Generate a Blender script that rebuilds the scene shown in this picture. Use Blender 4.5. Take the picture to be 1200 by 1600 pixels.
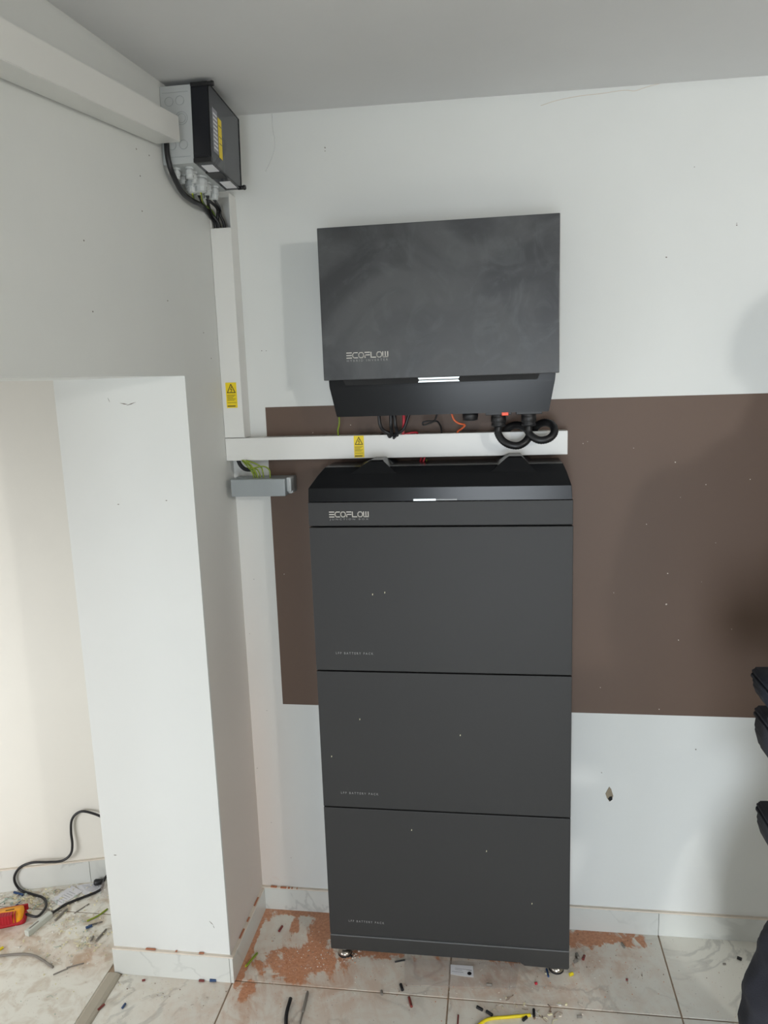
import bpy, bmesh, math, random
from mathutils import Vector, Matrix, Euler
random.seed(7)
for o in list(bpy.data.objects): bpy.data.objects.remove(o)
SC = bpy.context.scene
COL = SC.collection
# ------------------------------------------------------------------ camera
F = 1194.7
cam_d = bpy.data.cameras.new('camera'); cam = bpy.data.objects.new('camera', cam_d); COL.objects.link(cam)
cam_d.sensor_fit = 'VERTICAL'; cam_d.sensor_height = 36.0; cam_d.lens = 36.0 * F / 1600.0
cam_d.clip_start = .02
cam.location = (0.75522, -2.13386, 1.67901)
cam.rotation_euler = (1.39513, 0.03401, 0.14154)
SC.camera = cam
CM = Euler((1.39513, 0.03401, 0.14154)).to_matrix(); CL = Vector(cam.location)
def P(u, v, ax, val):
    """the point of the world plane axis=val seen at photograph position (u, v)"""
    d = CM @ Vector(((u - 600) / F, -(v - 800) / F, -1)); t = (val - CL[ax]) / d[ax]
    return CL + d * t
# ------------------------------------------------------------------ world, lights, exposure
w = bpy.data.worlds.new('daylight'); SC.world = w; w.use_nodes = True
w.node_tree.nodes['Background'].inputs[0].default_value = (.80, .90, 1.0, 1)
w.node_tree.nodes['Background'].inputs[1].default_value = 1.0
def area(name, loc, rot, sx, sy, power, color, spread=180):
    l = bpy.data.lights.new(name, 'AREA'); l.shape = 'RECTANGLE'; l.size = sx; l.size_y = sy
    l.energy = power; l.color = color; l.spread = math.radians(spread)
    o = bpy.data.objects.new(name, l); o.location = loc; o.rotation_euler = rot; COL.objects.link(o); return o
area('daylight_doorway', (.80, -4.62, .85), (math.radians(80), 0, math.radians(-22)), 1.0, 1.5, 45, (.86, .93, 1.0), 95)
area('daylight_side_room', (-1.45, -1.8, .70), (math.radians(86), 0, math.radians(-10)), 1.0, .9, 18, (.97, .98, 1.0), 120)
lp = bpy.data.lights.new('wall_lamp', 'POINT'); lp.energy = 92; lp.color = (1.0, .99, .95); lp.shadow_soft_size = .08
lo = bpy.data.objects.new('wall_lamp', lp); lo.location = (2.95, -3.1, 2.14); COL.objects.link(lo)
SC.view_settings.view_transform = 'Standard'; SC.view_settings.look = 'None'
SC.view_settings.gamma = 1; SC.view_settings.use_curve_mapping = False
SC.view_settings.exposure = -0.34
# ------------------------------------------------------------------ materials
def s2l(c):
    return tuple(((x / 255) / 12.92 if x / 255 <= .04045 else ((x / 255 + .055) / 1.055) ** 2.4) for x in c)
def mat(name, col, rough=.5, metal=0, bump=0, bscale=200, var=0, vscale=6, coat=0, emit=None, alpha=None, spec=.5, trans=0):
    m = bpy.data.materials.new(name); m.use_nodes = True; nt = m.node_tree; N = nt.nodes; L = nt.links
    b = N['Principled BSDF']
    b.inputs['Roughness'].default_value = rough; b.inputs['Metallic'].default_value = metal
    b.inputs['Specular IOR Level'].default_value = spec
    b.inputs['Coat Weight'].default_value = coat
    if coat: b.inputs['Coat Roughness'].default_value = .08
    if trans: b.inputs['Transmission Weight'].default_value = trans
    if alpha is not None: b.inputs['Alpha'].default_value = alpha
    tc = N.new('ShaderNodeTexCoord')
    n = N.new('ShaderNodeTexNoise'); n.inputs['Scale'].default_value = vscale; n.inputs['Detail'].default_value = 5
    L.new(tc.outputs['Object'], n.inputs['Vector'])
    mx = N.new('ShaderNodeMix'); mx.data_type = 'RGBA'; L.new(n.outputs['Fac'], mx.inputs[0])
    k = var
    mx.inputs[6].default_value = (*[max(0, c * (1 - k)) for c in col], 1); mx.inputs[7].default_value = (*[c * (1 + k) for c in col], 1)
    L.new(mx.outputs[2], b.inputs['Base Color'])
    if bump:
        n2 = N.new('ShaderNodeTexNoise'); n2.inputs['Scale'].default_value = bscale; n2.inputs['Detail'].default_value = 3
        L.new(tc.outputs['Object'], n2.inputs['Vector'])
        bp = N.new('ShaderNodeBump'); bp.inputs['Strength'].default_value = bump; bp.inputs['Distance'].default_value = .002
        L.new(n2.outputs['Fac'], bp.inputs['Height']); L.new(bp.outputs['Normal'], b.inputs['Normal'])
    if emit:
        b.inputs['Emission Color'].default_value = (*emit[0], 1); b.inputs['Emission Strength'].default_value = emit[1]
    return m
class G:
    """tiny helper for maths nodes"""
    def __init__(s, nt): s.N = nt.nodes; s.L = nt.links
    def m(s, op, a, b=None, c=None):
        n = s.N.new('ShaderNodeMath'); n.operation = op
        for i, x in enumerate((a, b, c)):
            if x is None: continue
            if isinstance(x, (int, float)): n.inputs[i].default_value = x
            else: s.L.new(x, n.inputs[i])
        return n.outputs[0]
    def mix(s, f, a, b):
        n = s.N.new('ShaderNodeMix'); n.data_type = 'RGBA'
        if isinstance(f, (int, float)): n.inputs[0].default_value = f
        else: s.L.new(f, n.inputs[0])
        for i, x in ((6, a), (7, b)):
            if isinstance(x, tuple): n.inputs[i].default_value = (*x, 1)
            else: s.L.new(x, n.inputs[i])
        return n.outputs[2]
    def noise(s, vec, scale, detail=4, dist=0, rough=.55):
        n = s.N.new('ShaderNodeTexNoise'); n.inputs['Scale'].default_value = scale; n.inputs['Detail'].default_value = detail
        n.inputs['Distortion'].default_value = dist; n.inputs['Roughness'].default_value = rough; s.L.new(vec, n.inputs['Vector']); return n.outputs['Fac']
    def ramp(s, x, lo, hi):
        n = s.N.new('ShaderNodeMapRange'); n.interpolation_type = 'SMOOTHSTEP'; s.L.new(x, n.inputs[0])
        n.inputs[1].default_value = lo; n.inputs[2].default_value = hi; return n.outputs[0]
    def gauss(s, px, py, x, y, rx, ry, ang=0):
        c, sn = math.cos(ang), math.sin(ang)
        dx = s.m('SUBTRACT', px, x); dy = s.m('SUBTRACT', py, y)
        a = s.m('DIVIDE', s.m('ADD', s.m('MULTIPLY', dx, c), s.m('MULTIPLY', dy, sn)), rx)
        b = s.m('DIVIDE', s.m('SUBTRACT', s.m('MULTIPLY', dy, c), s.m('MULTIPLY', dx, sn)), ry)
        r = s.m('ADD', s.m('MULTIPLY', a, a), s.m('MULTIPLY', b, b))
        return s.m('POWER', 2.718, s.m('MULTIPLY', r, -1))
WHITE = s2l((226, 228, 225))
def wall_mat(name, col, dirt=True):
    m = bpy.data.materials.new(name); m.use_nodes = True; nt = m.node_tree; g = G(nt); b = nt.nodes['Principled BSDF']
    b.inputs['Roughness'].default_value = .62
    geo = nt.nodes.new('ShaderNodeNewGeometry'); pos = geo.outputs['Position']
    sp = nt.nodes.new('ShaderNodeSeparateXYZ'); nt.links.new(pos, sp.inputs[0])
    n1 = g.noise(pos, 1.7, 5); n2 = g.noise(pos, 55, 3)
    base = g.mix(g.ramp(n1, .35, .7), tuple(c * .965 for c in col), col)
    if dirt:
        # brick dust rubbed on the paint low in the corner, and small scuffs
        f = g.m('MULTIPLY', g.gauss(sp.outputs[0], sp.outputs[2], 0.0, .05, .10, .30), g.ramp(g.noise(pos, 26, 5, .6), .45, .7))
        f2 = g.gauss(sp.outputs[0], sp.outputs[2], 0.0, .35, .10, .75)
        f = g.m('MAXIMUM', g.m('MULTIPLY', f, .35), g.m('MULTIPLY', f2, .28))
        f = g.m('MULTIPLY', f, g.ramp(sp.outputs[1], -.306, -.298))
        base = g.mix(f, base, s2l((200, 148, 110)))
    nt.links.new(base, b.inputs['Base Color'])
    bp = nt.nodes.new('ShaderNodeBump'); bp.inputs['Strength'].default_value = .25; bp.inputs['Distance'].default_value = .003
    nt.links.new(g.m('ADD', g.m('MULTIPLY', n2, .25), g.noise(pos, 7, 3)), bp.inputs['Height']); nt.links.new(bp.outputs['Normal'], b.inputs['Normal'])
    return m
M_WALL = wall_mat('white_wall_paint', WHITE)
M_FAR = wall_mat('unseen_wall_taupe', s2l((150, 143, 135)), False)  # invented dark tone for the unseen walls, cuts reflections and bounce light
M_WALL2 = wall_mat('white_side_room_paint', s2l((232, 229, 220)), False)
M_CEIL = wall_mat('ceiling_paint', s2l((226, 226, 226)), False)
M_BROWN = mat('brown_wall_paint', s2l((98, 78, 65)), .55, bump=.15, bscale=60, var=.04, vscale=3)
def marble(name, base, vein, dust=False):
    m = bpy.data.materials.new(name); m.use_nodes = True; nt = m.node_tree; g = G(nt); b = nt.nodes['Principled BSDF']
    geo = nt.nodes.new('ShaderNodeNewGeometry'); oi = nt.nodes.new('ShaderNodeObjectInfo')
    add = nt.nodes.new('ShaderNodeVectorMath'); add.operation = 'MULTIPLY_ADD'
    cb = nt.nodes.new('ShaderNodeCombineXYZ')
    nt.links.new(oi.outputs['Random'], cb.inputs[0]); nt.links.new(oi.outputs['Random'], cb.inputs[2])
    nt.links.new(cb.outputs[0], add.inputs[0]); add.inputs[1].default_value = (13, 5, 9); nt.links.new(geo.outputs['Position'], add.inputs[2])
    v = add.outputs[0]; pos = geo.outputs['Position']
    a = g.noise(v, 2.2, 6, 1.6, .5)
    vn = g.m('SUBTRACT', 1, g.ramp(g.m('ABSOLUTE', g.m('SUBTRACT', a, .5)), 0, .022))
    vn = g.m('MULTIPLY', vn, g.ramp(g.noise(v, 3.1, 3), .42, .62))
    soft = g.ramp(g.noise(v, 1.3, 4, 1), .4, .75)
    c = g.mix(soft, base, tuple(x * .9 for x in base))
    c = g.mix(g.m('MULTIPLY', vn, .38), c, vein)
    rough = .22
    if dust:
        sp = nt.nodes.new('ShaderNodeSeparateXYZ'); nt.links.new(pos, sp.inputs[0]); X, Y = sp.outputs[0], sp.outputs[1]
        def blobs(lst):
            acc = None
            for (u, vv, rx, ry, amp, ang) in lst:
                q = P(u, vv, 2, 0); gg = g.m('MULTIPLY', g.gauss(X, Y, q.x, q.y, rx, ry, math.radians(ang)), amp)
                acc = gg if acc is None else g.m('MAXIMUM', acc, gg)
            return acc
        rot = nt.nodes.new('ShaderNodeVectorRotate'); rot.inputs['Angle'].default_value = math.radians(-22); nt.links.new(pos, rot.inputs['Vector'])
        stv = nt.nodes.new('ShaderNodeVectorMath'); stv.operation = 'MULTIPLY'; stv.inputs[1].default_value = (2.4, .55, 1); nt.links.new(rot.outputs[0], stv.inputs[0])
        nz = g.m('ADD', g.m('MULTIPLY', g.noise(pos, 13, 7, 1.1, .62), .62), g.m('MULTIPLY', g.noise(stv.outputs[0], 14, 6, .8, .6), .38)); fine = g.noise(pos, 120, 5, 0, .7)
        # thick orange brick dust
        A = blobs([(420, 1420, .06, .05, 1.0, 0), (470, 1422, .16, .03, 1.2, 0), (475, 1503, .12, .075, 1.3, 15), (503, 1460, .05, .12, 1.15, 0),
                   (425, 1500, .05, .07, 1.0, -30), (560, 1485, .25, .045, .8, 0), (376, 1522, .014, .05, 1.3, 0), (395, 1470, .014, .12, 1.3, 0), (385, 1500, .014, .10, 1.2, 0),
                   (385, 1548, .03, .07, .75, -20), (925, 1465, .16, .045, 1.1, 0), (800, 1500, .25, .03, .65, 0), (460, 1447, .02, .045, .85, 20)])
        thick = g.ramp(g.m('ADD', g.m('MULTIPLY', A, .75), g.m('MULTIPLY', g.m('SUBTRACT', nz, .5), 2.4)), .38, .56)
        B = blobs([(470, 1520, .34, .20, .95, 0), (780, 1530, .42, .14, .85, 0), (940, 1500, .16, .13, .8, 0), (700, 1480, .4, .1, .5, 0), (385, 1570, .10, .18, .95, -10),
                   (300, 1580, .12, .08, .5, 0), (20, 1470, .10, .08, .6, 0), (140, 1495, .07, .06, .8, 0), (80, 1490, .12, .05, .4, 0), (960, 1590, .2, .06, .35, 0)])
        thin = g.m('MULTIPLY', B, g.m('ADD', .35, g.m('MULTIPLY', g.ramp(nz, .40, .62), .65)))
        C = blobs([(60, 1430, .40, .32, 1.0, 0), (60, 1560, .3, .2, .6, 0), (140, 1490, .1, .1, 1.1, 0)])
        grime = g.m('MULTIPLY', C, g.ramp(g.noise(pos, 22, 6, .7), .42, .68))
        c = g.mix(g.m('MULTIPLY', grime, .7), c, s2l((176, 150, 120)))
        c = g.mix(g.m('MULTIPLY', thin, .78), c, s2l((196, 150, 118)))
        dc = g.mix(g.ramp(fine, .2, .8), s2l((172, 98, 58)), s2l((220, 158, 116)))
        c = g.mix(g.m('MULTIPLY', thick, .86), c, dc)
        speck = g.ramp(g.noise(pos, 190, 2, 0, .4), .70, .74)
        c = g.mix(g.m('MULTIPLY', speck, .5), c, s2l((120, 95, 80)))
        r = g.m('ADD', .27, g.m('MULTIPLY', g.m('MAXIMUM', thick, g.m('MAXIMUM', thin, grime)), .5))
        r = g.m('ADD', r, g.m('MULTIPLY', g.noise(pos, 5, 4), .16))
        nt.links.new(r, b.inputs['Roughness'])
        bp = nt.nodes.new('ShaderNodeBump'); bp.inputs['Strength'].default_value = .5; bp.inputs['Distance'].default_value = .002
        nt.links.new(g.m('MULTIPLY', thick, fine), bp.inputs['Height']); nt.links.new(bp.outputs['Normal'], b.inputs['Normal'])
    else:
        b.inputs['Roughness'].default_value = rough
    nt.links.new(c, b.inputs['Base Color'])
    return m
M_TILE = marble('marble_floor_tile', s2l((236, 234, 224)), s2l((140, 140, 134)), True)
M_SKIRT = marble('marble_skirting', s2l((216, 218, 213)), s2l((165, 168, 165)))
M_GROUT = mat('dirty_grout', s2l((168, 146, 124)), .9, var=.25, vscale=30)
M_CAP = mat('plaster_cap', s2l((222, 212, 198)), .9, var=.08, vscale=60, bump=.6, bscale=120)
M_THR = mat('threshold_strip', s2l((176, 168, 152)), .4, var=.08, vscale=20)
M_GREY = mat('grey_powder_coat', s2l((52, 52, 52)), .48, bump=.08, bscale=900, var=.03, vscale=5, spec=.3)
M_PLINTH = mat('plinth_grey', s2l((48, 48, 47)), .5, bump=.08, bscale=900, var=.03)
M_SMUDGE = mat('grey_smudged_metal', s2l((66, 66, 67)), .36, bump=.05, bscale=600, var=.22, vscale=5, metal=.15)
def smudge(m):
    nt = m.node_tree; g = G(nt); b = nt.nodes['Principled BSDF']; tc = nt.nodes.new('ShaderNodeTexCoord')
    n_ = g.ramp(g.noise(tc.outputs['Object'], 3.2, 5, 1.8, .5), .36, .68); w_ = g.ramp(g.noise(tc.outputs['Object'], 9, 5, 2.5, .6), .45, .7)
    c = g.mix(n_, s2l((56, 57, 59)), s2l((78, 79, 80))); c = g.mix(g.m('MULTIPLY', w_, .3), c, s2l((92, 96, 96)))
    nt.links.new(c, b.inputs['Base Color']); nt.links.new(g.m('ADD', .34, g.m('MULTIPLY', n_, .14)), b.inputs['Roughness'])
smudge(M_SMUDGE)
M_BLK = mat('gloss_black_plastic', s2l((22, 23, 25)), .2, var=.04, spec=.22)
M_BLKM = mat('matt_black_plastic', s2l((28, 28, 30)), .45, var=.05)
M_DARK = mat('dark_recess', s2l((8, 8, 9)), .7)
M_TRUNK = mat('white_pvc', s2l((226, 226, 222)), .35, var=.015, vscale=3)
M_TRUNK2 = mat('white_pvc_end', s2l((228, 227, 223)), .35)
M_GBOX = mat('light_grey_polycarbonate', s2l((186, 190, 190)), .4, var=.02)
M_EARTH = mat('mid_grey_polycarbonate', s2l((150, 156, 158)), .35, var=.02)
M_GLAND = mat('gland_grey', s2l((196, 200, 200)), .4)
M_CBL = mat('black_cable', s2l((24, 24, 27)), .42, bump=.1, bscale=300)
M_CORR = mat('black_corrugated_conduit', s2l((22, 22, 24)), .4)
M_RED = mat('red_cable', s2l((190, 44, 60)), .4)
M_ORG = mat('orange_cable', s2l((214, 98, 52)), .4)
M_YEL = mat('yellow_cable', s2l((226, 204, 30)), .4)
M_BLUE = mat('blue_cable', s2l((44, 70, 110)), .4)
M_BRED = mat('brown_red_cable', s2l((120, 52, 46)), .5)
M_GCAB = mat('grey_cable', s2l((128, 122, 114)), .5)
M_LETTER = mat('silver_lettering', s2l((196, 192, 184)), .4)
M_LETTER2 = mat('faint_lettering', s2l((148, 148, 146)), .5)
M_LED = mat('status_light', (.8, .9, .9), .4, emit=((.86, .97, 1.0), 1.3))
M_LEDDIM = mat('dim_status_light', s2l((120, 122, 120)), .3)
M_STICK = mat('yellow_sticker', s2l((236, 208, 16)), .45)
M_PRINT = mat('black_print', s2l((70, 58, 18)), .6)
M_CLEAR = mat('smoked_polycarbonate', s2l((96, 98, 104)), .08, alpha=.52)
M_SMOKE = mat('dark_lid_edge', s2l((26, 28, 34)), .15, alpha=.93)
M_BAG = mat('clear_plastic_film', s2l((205, 195, 190)), .12, alpha=.15)
M_PAPER = mat('paper', s2l((226, 226, 230)), .8)
M_TEXTP = mat('grey_print', s2l((150, 150, 156)), .8)
M_STEEL = mat('brushed_steel', s2l((190, 184, 176)), .28, metal=1)
M_RUB = mat('black_rubber', s2l((24, 22, 22)), .7)
M_TRED = mat('red_rubber_grip', s2l((172, 22, 36)), .5)
M_TORG = mat('orange_plastic', s2l((248, 166, 22)), .4)
M_PROBE = mat('probe_grey', s2l((200, 204, 196)), .4)
M_CHIP = mat('paint_chip', s2l((206, 194, 182)), .8)
M_PLAST = mat('bare_plaster', s2l((150, 138, 118)), .9, var=.2, vscale=80)
M_CLOTH = mat('dark_workwear', s2l((50, 51, 60)), .85, bump=.6, bscale=380, var=.12, vscale=14)
M_JACK = mat('navy_jacket', s2l((34, 38, 50)), .8, bump=.5, bscale=300, var=.1, vscale=10)
M_SKIN = mat('skin', s2l((190, 140, 115)), .5)
M_HAIR = mat('dark_hair', s2l((40, 30, 24)), .7)
M_EYE = mat('eye_white', s2l((220, 218, 212)), .3)
M_SHAV = mat('pale_shaving', s2l((226, 218, 184)), .7)
def stripe_mat():
    m = bpy.data.materials.new('green_yellow_earth'); m.use_nodes = True; nt = m.node_tree; g = G(nt); b = nt.nodes['Principled BSDF']
    uv = nt.nodes.new('ShaderNodeAttribute'); uv.attribute_name = 'around'
    s = nt.nodes.new('ShaderNodeSeparateXYZ'); nt.links.new(uv.outputs['Vector'], s.inputs[0])
    f = g.ramp(g.m('ABSOLUTE', g.m('SUBTRACT', s.outputs[0], .5)), .22, .26)
    nt.links.new(g.mix(f, s2l((206, 204, 40)), s2l((96, 128, 40))), b.inputs['Base Color']); b.inputs['Roughness'].default_value = .4
    return m
M_GY = stripe_mat()
# ------------------------------------------------------------------ geometry helpers
def add_box(bm, a, b, bevel=0, seg=1, mi=0):
    x0, y0, z0 = [min(a[i], b[i]) for i in range(3)]; x1, y1, z1 = [max(a[i], b[i]) for i in range(3)]
    vs = [bm.verts.new(c) for c in ((x0, y0, z0), (x1, y0, z0), (x1, y1, z0), (x0, y1, z0), (x0, y0, z1), (x1, y0, z1), (x1, y1, z1), (x0, y1, z1))]
    fs = [bm.faces.new([vs[i] for i in f]) for f in ((0, 3, 2, 1), (4, 5, 6, 7), (0, 1, 5, 4), (1, 2, 6, 5), (2, 3, 7, 6), (3, 0, 4, 7))]
    for f in fs: f.material_index = mi
    if bevel:
        es = set(e for f in fs for e in f.edges)
        bmesh.ops.bevel(bm, geom=list(es), offset=bevel, segments=seg, profile=.6, affect='EDGES')
    return fs
def add_prism(bm, poly, axis, lo, hi, bevel=0, mi=0):
    """poly: list of 2D points in the plane normal to axis, extruded from lo to hi"""
    def mk(p, h):
        if axis == 'x': return (h, p[0], p[1])
        if axis == 'y': return (p[0], h, p[1])
        return (p[0], p[1], h)
    A = [bm.verts.new(mk(p, lo)) for p in poly]; B = [bm.verts.new(mk(p, hi)) for p in poly]
    fs = [bm.faces.new(A), bm.faces.new(B[::-1])]
    n = len(poly)
    for i in range(n): fs.append(bm.faces.new((A[i], B[i], B[(i + 1) % n], A[(i + 1) % n])))
    bmesh.ops.recalc_face_normals(bm, faces=fs)
    for f in fs: f.material_index = mi
    if bevel:
        bmesh.ops.bevel(bm, geom=list(set(e for f in fs for e in f.edges)), offset=bevel, segments=2, profile=.6, affect='EDGES')
    return fs
def frame_of(d):
    d = d.normalized(); up = Vector((0, 0, 1)) if abs(d.z) < .9 else Vector((1, 0, 0))
    x = d.cross(up).normalized(); return x, x.cross(d).normalized()
def spline(pts, n=8):
    pts = [Vector(p) for p in pts]
    if len(pts) == 2: return [pts[0].lerp(pts[1], i / n) for i in range(n + 1)]
    q = [pts[0] * 2 - pts[1]] + pts + [pts[-1] * 2 - pts[-2]]; out = []
    for i in range(1, len(q) - 2):
        for k in range(n):
            t = k / n; a, b, c, d = q[i - 1], q[i], q[i + 1], q[i + 2]
            out.append(.5 * ((2 * b) + (c - a) * t + (2 * a - 5 * b + 4 * c - d) * t * t + (3 * b - a - 3 * c + d) * t ** 3))
    out.append(pts[-1]); return out
def add_tube(bm, pts, r, sides=10, n=8, corr=0, mi=0, raw=False):
    path = [Vector(p) for p in pts] if raw else spline(pts, n)
    lay = bm.verts.layers.float_vector.get('around') or bm.verts.layers.float_vector.new('around')
    rings = []; px = None
    for i, p in enumerate(path):
        d = path[min(i + 1, len(path) - 1)] - path[max(i - 1, 0)]
        if d.length < 1e-9: d = Vector((0, 0, 1))
        d.normalize()
        if px is None: px, _ = frame_of(d)
        px = (px - d * px.dot(d)).normalized(); py = d.cross(px)
        rr = (r[i] if isinstance(r, (list, tuple)) else r) * (1 + (corr if i % 2 else 0))
        ring = []
        for k in range(sides):
            a = 2 * math.pi * k / sides; v = bm.verts.new(p + (px * math.cos(a) + py * math.sin(a)) * rr)
            v[lay] = Vector((k / sides, 0, 0)); ring.append(v)
        rings.append(ring)
    for a, b in zip(rings, rings[1:]):
        for k in range(sides):
            f = bm.faces.new((a[k], a[(k + 1) % sides], b[(k + 1) % sides], b[k])); f.smooth = True; f.material_index = mi
    for ring, rev in ((rings[0], True), (rings[-1], False)):
        f = bm.faces.new(ring[::-1] if rev else ring); f.material_index = mi
def add_cyl(bm, a, b, r, sides=20, r2=None, mi=0):
    add_tube(bm, [a, b], [r, r if r2 is None else r2], sides, mi=mi, raw=True)
def add_lathe(bm, origin, prof, sides=20, axis='z', mi=0):
    o = Vector(origin); rings = []
    for (r, h) in prof:
        ring = []
        for k in range(sides):
            a = 2 * math.pi * k / sides; c, s = r * math.cos(a), r * math.sin(a)
            v = (c, s, h) if axis == 'z' else ((h, c, s) if axis == 'x' else (c, h, s))
            ring.append(bm.verts.new(o + Vector(v)))
        rings.append(ring)
    fs = []
    for a, b in zip(rings, rings[1:]):
        for k in range(sides):
            f = bm.faces.new((a[k], a[(k + 1) % sides], b[(k + 1) % sides], b[k])); f.smooth = True; fs.append(f)
    fs.append(bm.faces.new(rings[0][::-1])); fs.append(bm.faces.new(rings[-1]))
    for f in fs: f.material_index = mi
    bmesh.ops.recalc_face_normals(bm, faces=fs)
def obj(name, bm, mats, parent=None, origin=None):
    me = bpy.data.meshes.new(name)
    if origin is not None: bmesh.ops.translate(bm, verts=bm.verts, vec=-Vector(origin))
    bm.to_mesh(me); bm.free()
    for m in (mats if isinstance(mats, (list, tuple)) else [mats]): me.materials.append(m)
    o = bpy.data.objects.new(name, me); COL.objects.link(o)
    if origin is not None: o.location = origin
    if parent is not None:
        o.parent = parent
        pl = Vector(parent.location) if parent.parent is None else Vector(parent.location) + Vector(parent.parent.location)
        o.location = Vector(o.location) - pl
    return o
def thing(name, label, cat, loc=(0, 0, 0), group=None):
    o = bpy.data.objects.new(name, None); COL.objects.link(o); o.location = loc; o.empty_display_size = .05
    return tag(o, label, cat, group)
def tag(o, label, cat, group=None):
    o['label'] = label; o['category'] = cat
    if group: o['group'] = group
    return o
def struct(name, bm, m, parent=None):
    o = obj(name, bm, m, parent)
    if parent is None: o['kind'] = 'structure'
    return o
def B(*a, **k):
    bm = bmesh.new(); add_box(bm, *a, **k); return bm
# ================================================================== STRUCTURE
ZL = 1.697                          # lintel underside
def zc(x, y): return 2.382 - .010 * x + .062 * max(y, -1.1)
X1, Y0, XL, YB = 3.2, -4.7, -2.7, .45
# ceiling: one slab with a slight fall away from the back wall
bm = bmesh.new()
for (ya, yb) in ((YB, -1.1), (-1.1, Y0)):
    v = [bm.verts.new(c) for c in ((XL, ya, zc(XL, ya)), (X1, ya, zc(X1, ya)), (X1, yb, zc(X1, yb)), (XL, yb, zc(XL, yb)), (XL, ya, 2.6), (X1, ya, 2.6), (X1, yb, 2.6), (XL, yb, 2.6))]
    for f in ((0, 1, 2, 3), (7, 6, 5, 4), (0, 4, 5, 1), (1, 5, 6, 2), (2, 6, 7, 3), (3, 7, 4, 0)): bm.faces.new([v[i] for i in f])
struct('ceiling', bm, M_CEIL)
wall_back = struct('wall_back', B((0, 0, -.05), (X1, .15, 2.42)), M_WALL)
bm = bmesh.new(); add_box(bm, (-.35, -.31, -.05), (0, YB, ZL)); add_box(bm, (-.35, -1.6, ZL), (0, YB, 2.42))
add_box(bm, (-.35, Y0, -.05), (0, -1.6, 2.42))
wall_left = struct('wall_left', bm, M_WALL)
struct('wall_right', B((X1, Y0, -.05), (X1 + .1, .15, 2.42)), M_FAR)
bm = bmesh.new(); add_box(bm, (XL, Y0 - .1, -.05), (0.0, Y0, 2.42)); add_box(bm, (1.5, Y0 - .1, -.05), (X1 + .1, Y0, 2.42)); add_box(bm, (0, Y0 - .1, 1.95), (1.5, Y0, 2.42))
struct('wall_front', bm, M_FAR)
# side room: its far wall runs slightly askew
bm = bmesh.new(); a = Vector((-.30, .167)); d = Vector((-.96, -.2766)).normalized(); b_ = a + d * 2.6; n = Vector((-d.y, d.x)); n = n if n.y > 0 else -n
add_prism(bm, [a[:], b_[:], (b_ + n * .1)[:], (a + n * .1)[:]], 'z', -.05, 2.42)
wall_side = struct('wall_side_room', bm, M_WALL2)
struct('wall_side_room_left', B((XL - .1, Y0, -.05), (XL, .3, 2.42)), M_WALL2)
# brown painted field on the back wall (a skin of paint, .6 mm)
def wallq(pts, y0, th, m, name, parent, kind=None):
    bm = bmesh.new(); add_prism(bm, [(P(u, v, 1, y0).x, P(u, v, 1, y0).z) for u, v in pts], 'y', y0 - th, y0)
    o = obj(name, bm, m, parent)
    if kind: o['kind'] = kind
    return o
pbr = [(P(414.5, 636.5, 1, 0).x, P(414.5, 636.5, 1, 0).z), (X1 - .01, 1.600), (X1 - .01, .700), (P(442, 1100, 1, 0).x, P(442, 1100, 1, 0).z)]
bm = bmesh.new(); add_prism(bm, pbr, 'y', -.0006, 0)
o = obj('painted_panel', bm, M_BROWN, wall_back); o['label'] = 'flat chocolate brown painted field on the white wall'
# chips, plugs and specks on the wall
bm = bmesh.new()
def speck(u, v, r, y=-.0007):
    c = P(u, v, 1, 0); k = random.randint(4, 6); th = random.random() * 3
    add_prism(bm, [(c.x + r * random.uniform(.5, 1) * math.cos(th + 6.283 * i / k), c.z + r * random.uniform(.5, 1) * math.sin(th + 6.283 * i / k)) for i in range(k)], 'y', y - .0006, y + .0002)
for u, v, r in [(1055, 722, .0035), (1103, 757, .0022), (1043, 896, .0035), (1041, 944, .004), (1010, 819, .002), (911, 693, .002), (918, 690, .0015), (1172, 749, .002), (1143, 983, .002), (1060, 1000, .0025), (1030, 1108, .003), (938, 1074, .002), (959, 926, .0015), (1118, 848, .0015), (990, 700, .0015), (541, 683, .003), (548, 664, .0028), (489, 676, .002), (444, 897, .0025), (1096, 909, .0012), (1063, 777, .0015)]: speck(u, v, r * .8)
o = obj('paint_specks', bm, M_CHIP, wall_back); o['kind'] = 'stuff'
bm = bmesh.new()
for u, v, r in [(1041, 402, .0032), (1151, 352, .003), (1151, 349, .002), (508, 231, .003), (508, 236, .002), (1087, 1171, .0035), (940, 1207, .0025), (409, 548, .0025), (416, 548, .002), (1085, 261, .002), (397, 905, .002), (417, 1110, .002), (402, 1200, .002), (455, 1340, .002), (390, 990, .002), (424, 1285, .002)]: speck(u, v, r * .8)
o = obj('wall_scuffs', bm, M_GCAB, wall_back); o['kind'] = 'stuff'
# the torn plaster hole: a ragged lip with a dark hole in it
wallq([(952, 1229), (955, 1233), (958, 1243), (956, 1249), (952, 1252), (948, 1246), (946, 1240), (949, 1234)], 0, .002, M_PLAST, 'plaster_hole', wall_back)
wallq([(952, 1245), (956, 1244), (957, 1249), (953, 1252), (950, 1248)], -.002, .001, M_DARK, 'hole_shadow', wall_back)
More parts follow.
